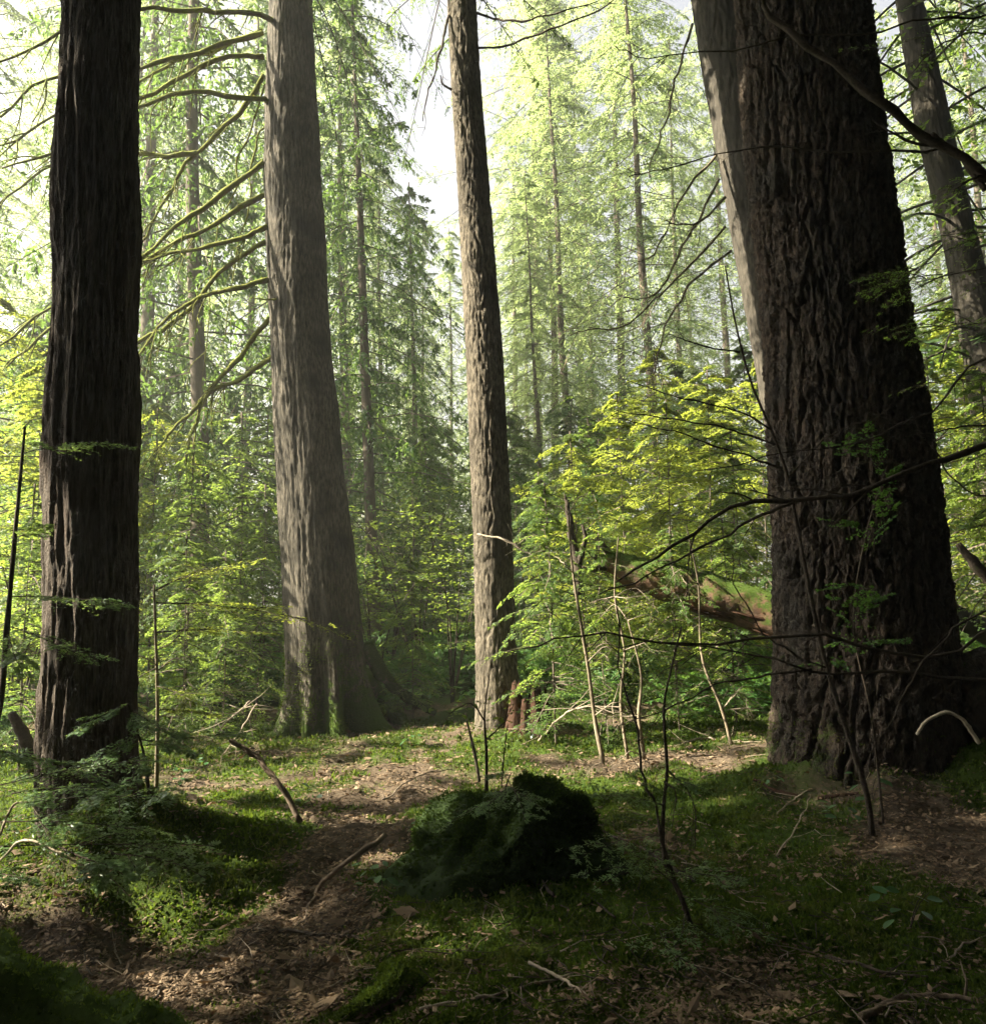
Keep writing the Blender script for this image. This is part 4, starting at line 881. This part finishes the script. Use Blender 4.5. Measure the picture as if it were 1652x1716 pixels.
for a, b, sb in [((1900, 330, 4.4), (1500, 470, 4.8), 8), ((1900, 230, 4.4), (1560, 330, 5.0), 7), ((1900, 430, 4.4), (1460, 492, 4.6), 8), ((1900, 100, 4.5), (1590, 210, 5.2), 7), ((1900, 540, 4.4), (1500, 560, 4.9), 7), ((1900, 20, 4.5), (1480, 100, 5.6), 7), ((1900, 620, 4.5), (1560, 650, 5.4), 6)]:
    bough_part(s5, a, b, rng, subs=sb, K=11, Mn=9, leafL=.024, leafW=.008, wf=.34, leaf='hem_leaf', wr=.006, droop=.2)
# bare crooked sapling in front of the fir, with huckleberry leaves
s6 = sapling('bare_sapling', [(1462, 1400, 4.3), (1450, 1320, 4.3), (1410, 1200, 4.3), (1375, 1080, 4.3), (1335, 880, 4.3), (1320, 800, 4.3), (1292, 720, 4.3), (1258, 640, 4.3), (1232, 540, 4.3), (1215, 445, 4.3)], .016, .004, 'thin crooked bare sapling leaning left in front of the huge fir', group='near saplings', mat='twig')
for pts in [[(1292, 720, 4.3), (1240, 690, 4.2), (1150, 668, 4.2), (1032, 632, 4.2)], [(1300, 745, 4.3), (1200, 715, 4.3), (1110, 700, 4.3), (1032, 690, 4.3)], [(1310, 785, 4.3), (1240, 760, 4.2), (1130, 725, 4.2), (1020, 695, 4.1)], [(1240, 590, 4.3), (1180, 580, 4.3), (1120, 560, 4.3)], [(1335, 880, 4.3), (1370, 810, 4.2), (1450, 770, 4.1)], [(1385, 1120, 4.3), (1300, 1080, 4.2), (1240, 1000, 4.2), (1225, 930, 4.2)], [(1320, 800, 4.3), (1390, 730, 4.2), (1470, 700, 4.1)]]:
    px_branch(s6, pts, .006, .002, 'twig', rng, nside=5, side_len=.25, hang=.2)
s7 = sapling('huckleberry_bush', [(1480, 1380, 4.9), (1460, 1200, 4.9), (1430, 1050, 4.85), (1450, 900, 4.8), (1490, 770, 4.8)], .008, .003, 'slender huckleberry with small green leaves against the shaded side of the huge fir', 'bush')
for a, b, sb in [((1440, 1060, 4.8), (1385, 1120, 4.5), 5), ((1435, 1020, 4.8), (1480, 1000, 4.5), 5), ((1440, 980, 4.8), (1395, 985, 4.6), 4), ((1450, 900, 4.8), (1400, 870, 4.6), 5), ((1465, 850, 4.8), (1490, 790, 4.6), 5), ((1440, 1100, 4.8), (1420, 1000, 4.5), 5), ((1450, 930, 4.8), (1500, 830, 4.6), 5), ((1430, 1080, 4.8), (1510, 1075, 4.6), 5), ((1490, 780, 4.8), (1440, 720, 4.7), 4), ((1490, 780, 4.8), (1380, 740, 4.6), 4)]:
    bough_part(s7, a, b, rng, subs=sb, K=6, Mn=4, leafL=.024, leafW=.014, wf=.4, leaf='huckle_leaf', wr=.003, flat=.6, keep=.7)
# dark forked sapling in the middle foreground, yew-like sprays
s8 = sapling('yew_sapling', [(1160, 1560, 3.9), (1140, 1500, 3.9), (1113, 1440, 3.9), (1112, 1350, 3.9), (1118, 1290, 3.9), (1112, 1190, 3.9), (1125, 1120, 3.9), (1142, 1050, 3.9)], .014, .004, 'dark thin sapling right of the mossy stump with short flat needle sprays', group='near saplings')
px_branch(s8, [(1135, 1490, 3.9), (1100, 1380, 3.9), (1080, 1300, 3.9), (1058, 1210, 3.9), (1042, 1100, 3.9), (1030, 1010, 3.9)], .008, .003, 'twig', rng, nside=5, side_len=.25, hang=.1)
px_branch(s8, [(1113, 1310, 3.9), (1132, 1330, 3.85), (1125, 1390, 3.85)], .005, .002, 'twig', rng, nside=1)
px_branch(s8, [(1118, 1290, 3.9), (1160, 1340, 3.85), (1165, 1420, 3.8)], .004, .002, 'twig', rng, nside=3)
YEW = dict(K=8, Mn=10, leafL=.028, leafW=.007, wf=.34, wr=.003, keep=.85)
for a, b, sb in [((1112, 1350, 3.9), (985, 1330, 3.7), 3), ((1112, 1400, 3.9), (955, 1440, 3.5), 3), ((1112, 1420, 3.9), (1000, 1490, 3.5), 3), ((1112, 1330, 3.9), (1040, 1290, 3.8), 2), ((1125, 1460, 3.9), (1250, 1480, 3.6), 4), ((1140, 1500, 3.9), (1290, 1570, 3.5), 4), ((1150, 1530, 3.9), (1110, 1600, 3.4), 3), ((1115, 1300, 3.9), (1190, 1330, 3.8), 2), ((1125, 1480, 3.9), (1060, 1420, 3.6), 3)]:
    bough_part(s8, a, b, rng, subs=sb, **YEW)
# pale bare stems standing in the light behind the stump
PALE = [([(1010, 1278, 7.2), (996, 1200, 7.25), (984, 1110, 7.2), (960, 960, 7.1), (952, 860, 7.0)], 'tall pale stem'), ([(1052, 1272, 7.5), (1040, 1180, 7.5), (1046, 1090, 7.6), (1030, 1000, 7.6), (1036, 900, 7.6)], 'mossy pale stem'), ([(1080, 1272, 7.3), (1070, 1200, 7.3), (1074, 1130, 7.4), (1052, 1040, 7.4)], 'short pale stem'),
        ([(1228, 1262, 7.6), (1210, 1190, 7.6), (1176, 1100, 7.6), (1170, 980, 7.7), (1150, 880, 7.7)], 'leaning pale stem')]
for i, (p, nme) in enumerate(PALE):
    w = ['nearest the middle trunk', 'second from the middle trunk', 'third from the middle trunk', 'just left of the huge fir'][i]
    o = sapling('bare_sapling', p, (.024, .017, .021, .018)[i], .007, nme + ' with dead twigs in the clearing, ' + w, group='pale bare stems', mat='stem', moss=.1)
    for j in range(6):
        k = rng.randint(0, len(p)); q = p[k]; dx = rng.choice([-1, 1]) * rng.uniform(25, 80)
        px_branch(o, [q, (q[0] + dx * .5, q[1] - rng.uniform(-10, 30), q[2] + rng.normal(0, .15)), (q[0] + dx, q[1] + rng.uniform(-30, 30), q[2] + rng.normal(0, .3))], .006, .002, 'pale_twig', rng, nside=4, side_len=.22, hang=.4, seg=5, n=9)
# sapling and stick growing on the stump
s9 = sapling('maple_seedling', [(815, 1325, 4.5), (815, 1260, 4.5), (812, 1200, 4.5), (820, 1130, 4.5)], .011, .003, 'small leafy shoot growing out of the top of the mossy stump', 'sapling')
for pts in [[(815, 1240, 4.5), (845, 1210, 4.4), (860, 1180, 4.4)], [(813, 1210, 4.5), (790, 1180, 4.4), (760, 1190, 4.3)], [(840, 1320, 4.5), (845, 1260, 4.5), (850, 1215, 4.5)]]:
    px_branch(s9, pts, .005, .002, 'twig', rng, nside=3, side_len=.15, hang=0)
mb = MB(); n = 90
c0 = P(815, 1200, 4.5); lobed_leaves(mb, rng, c0 + rng.normal(0, 1, (n, 3)) * [.16, .12, .10], nrm(np.array([[0, 0, 1.0]]) + rng.normal(0, .4, (n, 3))), .032 * rng.uniform(.6, 1.2, n), 0)
mb.build('foliage', M['maple_leaf'], s9, smooth=False)
s11 = sapling('hemlock_seedling', [(845, 1345, 4.45), (848, 1318, 4.42), (856, 1296, 4.4)], .006, .003, 'little hemlock seedling rooted on top of the mossy stump', group='near saplings')
for a, b, sb in [((848, 1322, 4.42), (806, 1362, 4.15), 2), ((850, 1318, 4.42), (918, 1360, 4.15), 3), ((852, 1310, 4.41), (880, 1372, 4.1), 2), ((848, 1330, 4.42), (735, 1392, 4.2), 3), ((855, 1300, 4.4), (815, 1300, 4.5), 2)]:
    bough_part(s11, a, b, rng, subs=sb, K=8, Mn=8, leafL=.024, leafW=.008, wf=.34, wr=.003)
s10 = sapling('dead_sapling', [(803, 1310, 4.9), (795, 1262, 4.9), (785, 1220, 4.9), (780, 1195, 4.9)], .012, .006, 'short pale broken stem just behind the mossy stump', 'sapling', mat='pale_twig')

# ---------------------------------------------------------------- stump, log, snags
ST = G(850, 1478); ST[1] += .35; ST[2] = float(height(ST[0], ST[1]))
stump = thing('mossy_stump', ST, 'rounded stump wholly covered in dark moss in the middle of the foreground', 'stump')
rng = np.random.RandomState(131)
nu, nv = 110, 60; U, V = np.meshgrid(np.linspace(0, 2 * np.pi, nu, endpoint=False), np.linspace(0, 1, nv))
lump = 1 + .30 * perlin(np.cos(U) * 1.3, np.sin(U) * 1.3, V * 2 + 5) + .09 * perlin(np.cos(U) * 4, np.sin(U) * 4, V * 5) + .04 * fbm(np.cos(U) * 9, np.sin(U) * 9, V * 12, 3)
prof = np.interp(V, [0, .12, .3, .5, .65, .8, .92, 1], [1.35, 1.12, .93, .80, .66, .46, .22, .0])
hz = np.interp(V, [0, .15, .3, .5, .65, .8, .92, 1], [-.15, .02, .09, .18, .25, .31, .355, .37])
hz = hz + (.13 * perlin(np.cos(U) * 1.6 * prof + 3, np.sin(U) * 1.6 * prof, 2.2) + .07 * perlin(np.cos(U) * 4.5 * prof, np.sin(U) * 4.5 * prof, 5.0)) * sst(0, .3, V)
sx = np.stack([ST[0] + np.cos(U) * .62 * prof * lump + .08 * V, ST[1] + np.sin(U) * .45 * prof * lump, ST[2] + hz * (1 + .12 * (lump - 1)) + .05 * np.cos(U + .6) * V], -1)
i = np.arange(nv - 1)[:, None] * nu; j = np.arange(nu)[None]
sf = np.stack([i + j, i + (j + 1) % nu, i + nu + (j + 1) % nu, i + nu + j], -1).reshape(-1, 4)
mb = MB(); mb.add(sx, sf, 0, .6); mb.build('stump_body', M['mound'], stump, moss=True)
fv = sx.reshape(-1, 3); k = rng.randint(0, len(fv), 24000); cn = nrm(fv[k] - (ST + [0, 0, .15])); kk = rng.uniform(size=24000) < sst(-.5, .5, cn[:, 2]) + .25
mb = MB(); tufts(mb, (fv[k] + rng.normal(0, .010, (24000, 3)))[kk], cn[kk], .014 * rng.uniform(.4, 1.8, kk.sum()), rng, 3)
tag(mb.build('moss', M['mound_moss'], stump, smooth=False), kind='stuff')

logp = [P(1012, 942, 9.3), P(1060, 958, 9.25), P(1130, 978, 9.15), P(1210, 1003, 9.0), P(1300, 1035, 8.85), P(1480, 1095, 8.5), P(1680, 1160, 8.1)]
log = thing('fallen_log', (logp[3][0], logp[3][1], 0), 'mossy fallen log with reddish broken underside leaning up behind the huge fir', 'log')
mb = MB(); add_tube(mb, smooth_path(logp, 70), [.13, .20, .22, .25, .25, .26, .28, .3], 30, 0, .05, rough=.15, rf=3.5, fuzz=(6500, .018, 1, .45)); mb.build('log_body', [M['log'], M['moss_tuft']], log, moss=True)
rng = np.random.RandomState(141)
ax_ = nrm(logp[4] - logp[1])
for k in range(7):
    t = rng.uniform(.12, .95); a = logp[1] * (1 - t) + logp[4] * t + np.array([0, -.17, -.14]) + rng.normal(0, .035, 3); L_ = rng.uniform(.25, .6)
    mb = MB(); add_tube(mb, smooth_path([a - ax_ * L_ * .6 + rng.normal(0, .02, 3) - [0, 0, .03], a, a + ax_ * L_ * .5 + [0, .02, .03]], 9), [.006, .022, .026, .012], 6, 0, rough=.4, rf=14); mb.build('splinter', M['rot'], log)
for pts in ([(1018, 945, 9.3), (1000, 935, 9.2), (985, 925, 9.2)], [(1020, 950, 9.3), (1000, 955, 9.1), (975, 950, 9.0)], [(1030, 940, 9.3), (1012, 915, 9.2), (1000, 900, 9.2)]):
    px_branch(log, pts, .05, .012, 'twig', rng, name='root_stub', seg=8)
sp = thing('broken_snag', P(960, 960, 9.8), 'dark pointed snag rising left of the fallen log among yellow leaves', 'snag')
px_branch(sp, [(972, 1000, 9.8), (965, 930, 9.8), (955, 880, 9.8), (950, 850, 9.8), (946, 828, 9.8)], .07, .012, 'twig', rng, name='snag_body', seg=10)
px_branch(sp, [(968, 950, 9.8), (980, 905, 9.7), (975, 880, 9.7)], .045, .012, 'twig', rng, name='side_spike', seg=8)

RP = G(892, 1238); rst = thing('rotten_stump', RP, 'reddish rotten stump right beside the foot of the middle trunk', 'stump')
mb = MB(); U, V = np.meshgrid(np.linspace(0, 2 * np.pi, 72, endpoint=False), np.linspace(0, 1, 40))
ru = .21 * (1.35 - .5 * V) * (1 + .28 * perlin(np.cos(U) * 2.2, np.sin(U) * 2.2, V * .8) + .16 * (1 - 2 * np.abs(perlin(np.cos(U) * 7, np.sin(U) * 7, V * 1.2))))
tp = .52 + .34 * perlin(np.cos(U) * 2 + 4, np.sin(U) * 2, 1.0) + .18 * perlin(np.cos(U) * 7, np.sin(U) * 7, 4.0)
i = np.arange(39)[:, None] * 72; j = np.arange(72)[None]
rf_ = np.stack([i + j, i + (j + 1) % 72, i + 72 + (j + 1) % 72, i + 72 + j], -1).reshape(-1, 4)
mb.add(np.stack([RP[0] + np.cos(U) * ru, RP[1] + .3 + np.sin(U) * ru, RP[2] - .1 + V * tp], -1), rf_, 0, .18)
mb.add(np.stack([RP[0] + np.cos(U) * ru * .72, RP[1] + .3 + np.sin(U) * ru * .72, RP[2] - .1 + V * tp * .97], -1), rf_[:, ::-1], 0, .0)
mb.build('stump_body', M['rot'], rst, moss=True)
def snag(pts, r0, r1, label, name='broken_snag', mat='twig', cat='snag', seg=9, moss=.2, rough=.3, n=18, fuzz=None, group=None):
    p = smooth_path([P(*q) if len(q) == 3 else q for q in pts], n); mb = MB()
    add_tube(mb, p, [r0, (r0 + r1) / 2, r1], seg, 0, moss, rough=rough, rf=9, fuzz=fuzz)
    o = mb.build(name, [M[mat], M['moss_tuft']], None, origin=p[0], moss=True); return tag(o, label, cat, group)
snag([(62, 1290, 6.0), (48, 1250, 6.0), (35, 1225, 6.0), (20, 1195, 6.0)], .06, .03, 'short dark broken snag left of the dark left cedar')
snag([(1700, 1000, 7.5), (1652, 965, 7.5), (1625, 935, 7.5), (1605, 912, 7.5)], .07, .03, 'dark broken branch stub sticking up right of the huge fir')
snag([(1760, 1100, 10), (1652, 1060, 10), (1590, 1030, 10), (1500, 1000, 10)], .16, .14, 'pale fallen log at the right edge beyond the huge fir', 'fallen_log', 'grey', 'log', seg=14)

# ---------------------------------------------------------------- sticks lying about
def stick(pts, r0, r1, label, mat='twig', nside=0, sl=.15, name='stick', group='fallen sticks', moss=.0, arch=None):
    p = np.array([q if len(q) == 3 and not isinstance(q, tuple) else (P(*q) if len(q) == 3 else G(*q) + [0, 0, r0 * .8 + .01]) for q in pts]); n = 24
    p = smooth_path(p, n); rg = np.random.RandomState(int(pts[0][0] * 7 + pts[0][1]) % 9999); mb = MB()
    kt = np.linspace(0, 1, n); kl = np.linalg.norm(p[-1] - p[0]) * .03; sd_ = rg.uniform(0, 90)
    p = p + np.stack([kl * (perlin(kt * 6 + sd_, a_) + .5 * perlin(kt * 15 + sd_, a_ + 4)) for a_ in (1.3, 22.7, 55.1)], -1) * [1, 1, .5]
    add_tube(mb, p, [r0, r1], 7, 0, moss, rough=.22, rf=16)
    for i in range(nside):
        k = rg.randint(4, n); e = p[k] + nrm(rg.normal(size=3) * [1, 1, .35]) * sl * rg.uniform(.5, 1.2) + [0, 0, .02]
        add_tube(mb, np.stack([p[k], (p[k] + e) / 2 + rg.normal(0, .012, 3), e]), [r1 * .7, r1 * .3], 4, 0)
    return tag(mb.build(name, [M[mat]], None, origin=p[0], moss=True), label, 'stick', group)
g = G(505, 1385); stick([(505, 1385), tuple(P(455, 1300, g[1] + .02)) and (455, 1300, float(g[1] + .05)), (418, 1262, float(g[1] + .1)), (385, 1240, float(g[1] + .1))], .022, .018, 'dark mossy stick propped up at a slant beside the path', 'stick', 0)
g = G(515, 1555); stick([(512, 1555), (530, 1500), (580, 1445, 4.55), (642, 1400, 4.75)], .010, .017, 'curved brown stick beside the path left of the mossy stump', 'stick', 0)
stick([(395, 1568), (470, 1570), (560, 1575), (650, 1588)], .010, .006, 'long dark stick lying flat across the lower path', 'twig', 3)
stick([(1160, 1480), (1050, 1415), (980, 1395)], .012, .008, 'dark stick lying in shade below the right side of the mossy stump', 'twig', 2)
stick([(925, 1510), (905, 1480), (900, 1458)], .010, .005, 'small dark bent stick in front of the mossy stump', 'twig', 0)
stick([(885, 1620), (940, 1650), (1000, 1690)], .008, .005, 'pale straight stick lying in the moss at bottom centre', 'pale_twig', 2)
stick([(700, 1700), (800, 1680), (870, 1665), (960, 1640)], .007, .004, 'thin pale stick lying left of the straight one at bottom centre', 'pale_twig', 2)
stick([(1030, 1545), (975, 1500)], .006, .004, 'short thin stick half buried in moss below the stump', 'twig', 0)
stick([(1302, 1368), (1330, 1345), (1352, 1325, 5.6)], .007, .004, 'short pale stick standing at a slant before the huge fir', 'pale_twig', 1)
stick([(1300, 1440), (1325, 1400, 4.9), (1350, 1360, 5.1), (1357, 1330, 5.2)], .006, .003, 'thin pale bent stick below the foot of the huge fir', 'pale_twig', 1)
stick([(1260, 1310), (1300, 1330), (1340, 1340)], .012, .010, 'reddish stick lying along the foot of the huge fir', 'rot', 0)
stick([(1370, 1345), (1440, 1335)], .013, .010, 'straight reddish stick on the litter right of the slanted pale stick', 'rot', 0)
stick([(1440, 1716), (1500, 1690), (1570, 1680), (1652, 1690)], .014, .009, 'dark mossy branch lying in the bottom right corner', 'stick', 3)
stick([(1560, 1640), (1610, 1600), (1680, 1560)], .006, .003, 'thin pale twig near the right edge at the bottom', 'pale_twig', 2)
stick([(1380, 1610), (1480, 1640), (1590, 1650)], .008, .005, 'dim stick above the dark branch in the bottom right corner', 'twig', 2)
stick([(250, 1690), (290, 1640), (340, 1600)], .007, .004, 'thin stick lying in the shaded litter at lower left', 'twig', 2)
stick([(300, 1600), (370, 1610), (430, 1625)], .006, .004, 'thin pale stick on moss below the left cedar root', 'pale_twig', 2)
stick([(640, 1340, 5.6), (700, 1300, 6.0), (760, 1290, 6.2)], .006, .003, 'thin grey twig lying on sunlit moss behind the stump', 'pale_twig', 4)
stick([(420, 1175, 6.4), (380, 1210, 6.2), (350, 1250, 6.1)], .008, .004, 'pale dead branch with tangled twigs above the slanted stick', 'pale_twig', 12, .35)
stick([(430, 1180, 6.6), (400, 1230, 6.4), (370, 1270, 6.3)], .007, .004, 'second pale tangle of dead twigs just right of the left cedar', 'pale_twig', 12, .3)
stick([(1130, 1255), (1180, 1240), (1230, 1250)], .010, .006, 'pale fallen branch with twigs lying in the sunlit clearing', 'pale_twig', 12, .4)
stick([(900, 1245), (960, 1190, 7.6), (1040, 1185, 7.4)], .012, .006, 'dead branch with many pale twigs right of the middle trunk', 'pale_twig', 14, .45)
stick([(800, 895, 8.8), (845, 905, 8.6), (880, 925, 8.4), (900, 935, 8.3)], .012, .005, 'broken pale bough snagged across the middle trunk', 'pale_twig', 12, .3)
# the arched peeled twig at the right
stick([(1537, 1232, 4.4), (1548, 1212, 4.4), (1588, 1194, 4.4), (1622, 1215, 4.4), (1641, 1246, 4.4)], .009, .012, 'bright peeled twig arching in front of the black root mass at right', 'peeled', 0, name='arched_twig')
# mossy roots at the bottom edge
rb = thing('mossy_root', G(640, 1700), 'pale curved root with a mossy knob at the bottom of the path', 'root')
root_tube(rb, on_ground([(560, 1712, -.02), (610, 1705, .03), (655, 1685, .05), (668, 1660, .06), (655, 1645, .02)]), .035, .05, name='root_body', moss=.1, seed=11)
lb = thing('mossy_log', G(80, 1690), 'moss-covered log end in the bottom left corner, its top catching sun', 'log')
root_tube(lb, [P(-160, 1560, 2.9), P(-30, 1630, 2.85), P(60, 1690, 2.8), P(180, 1735, 2.75), P(300, 1790, 2.7)], .15, .10, name='log_body', moss=.9, seed=13, seg=18)
# litter twigs: uncountable
rng = np.random.RandomState(151); mb = MB()
x, y = frustum_points(1500, 2.5, 9, rng); a = rng.uniform(0, 6.28, 1500); L = rng.uniform(.03, .24, 1500)
for k in range(1500):
    p0 = np.array([x[k], y[k], 0]); p1 = p0 + np.array([math.cos(a[k]), math.sin(a[k]), 0]) * L[k]; pm = (p0 + p1) / 2 + np.array([*rng.normal(0, .02, 2), 0])
    q = np.stack([p0, pm, p1]); q[:, 2] = height(q[:, 0], q[:, 1]) + .04 * fbm(q[:, 0] * 2.9, q[:, 1] * 2.9, 6.0, 2) + .015 + rng.uniform(0, .02)
    add_tube(mb, q, [.0035 * rng.uniform(.5, 1.4), .0015], 3, 0 if rng.uniform() < .82 else 1, cap=False)
tag(mb.build('twig_litter', [M['twig'], M['pale_twig']], smooth=True), 'fine dead twigs scattered over the forest floor', 'twigs', kind='stuff')

# ---------------------------------------------------------------- broad-leaved plants with single leaves
lv = MB(); tt = np.linspace(0, 1, 6); w = np.sin(np.pi * np.clip(tt * .94 + .03, 0, 1)) ** .8 * .5
vv = []; 
for t_, w_ in zip(tt, w): vv += [[t_, -w_ * .62, .10 * w_ - .12 * t_**2], [t_, 0, -.12 * t_**2], [t_, w_ * .62, .10 * w_ - .12 * t_**2]]
ff = []
for k in range(5):
    for e in (0, 1): ff.append([k * 3 + e, k * 3 + 3 + e, k * 3 + 4 + e, k * 3 + 1 + e])
lv.add(vv, ff); leaf0 = lv.build('leaf', M['salal_leaf'], None)
leaf_used = False
def leafy(px, py, n, size, label, hgt=.18, group='broad-leaved plants on the floor'):
    global leaf_used
    g = G(px, py); o = thing('salal_plant', g, label, 'plant', group); rg = np.random.RandomState(int(px + py * 3))
    mb = MB()
    for i in range(max(2, n // 4)):
        a = rg.uniform(0, 6.28); e = np.array([math.cos(a), math.sin(a), 0]) * hgt * .6 + [0, 0, hgt * rg.uniform(.6, 1)]
        add_tube(mb, smooth_path([g - [0, 0, .03], g + e * .5 + [0, 0, .02], g + e], 6), [.003, .0015], 4)
    mb.build('stem', M['twig'], o)
    for i in range(n):
        if leaf_used: c = leaf0.copy(); scene.collection.objects.link(c)
        else: c = leaf0; leaf_used = True
        c.parent = o; a = rg.uniform(0, 6.28); r = rg.uniform(.1, .7) * hgt
        c.location = (math.cos(a) * r, math.sin(a) * r, hgt * rg.uniform(.3, 1.05)); s_ = size * rg.uniform(.65, 1.2); c.scale = (s_, s_, s_)
        c.rotation_euler = (rg.normal(0, .3), rg.normal(.1, .3), a + rg.normal(0, .5))
for px, py, n, sz, l in [(730, 1415, 9, .075, 'leafy green plant at the left shoulder of the mossy stump'), (640, 1500, 10, .065, 'small blue-green leafy plant between path and mossy stump'), (1415, 1390, 9, .085, 'broad dark salal leaves on the litter below the huge fir'), (1460, 1340, 8, .075, 'broad-leaved plant tucked at the foot of the huge fir'),
    (530, 1360, 8, .06, 'bright green seedling beside the lower end of the slanted stick'), (690, 1260, 8, .06, 'light green seedling in the sunlit gap left of the middle trunk'), (345, 1290, 12, .06, 'leafy plant right of the left cedar, partly in sun'), (300, 1320, 12, .06, 'leafy plant hugging the right foot of the left cedar'),
    (900, 1240, 14, .06, 'green leafy plant at the foot of the reddish rotten stump'), (1520, 1560, 8, .075, 'dim broad leaves in the deep shade at lower right'), (1290, 1340, 6, .05, 'tiny green plant near the mossy left root of the huge fir'), (60, 1270, 10, .07, 'leafy plant by the dark broken snag at the left')]:
    leafy(px, py, n, sz, l)

# ---------------------------------------------------------------- the hazy air
m, nt, ns, ls = new_mat('haze_air')
pv = node(ns, 'ShaderNodeVolumePrincipled'); pv.inputs['Color'].default_value = (.96, .97, .93, 1); pv.inputs['Density'].default_value = .0027; pv.inputs['Anisotropy'].default_value = .4
out = node(ns, 'ShaderNodeOutputMaterial'); ls.new(pv.outputs[0], out.inputs['Volume'])
b = 330.0; zb, zt = -5.0, 36.0
v = [(-b, -b, zb), (b, -b, zb), (b, b, zb), (-b, b, zb), (-b, -b, zt), (b, -b, zt), (b, b, zt), (-b, b, zt)]
mb = MB(); mb.add(v, [(0, 3, 2, 1), (4, 5, 6, 7), (0, 1, 5, 4), (1, 2, 6, 5), (2, 3, 7, 6), (3, 0, 4, 7)])
tag(mb.build('haze', m, None, smooth=False), 'thin pale haze filling the air between the trees', 'haze', kind='stuff')
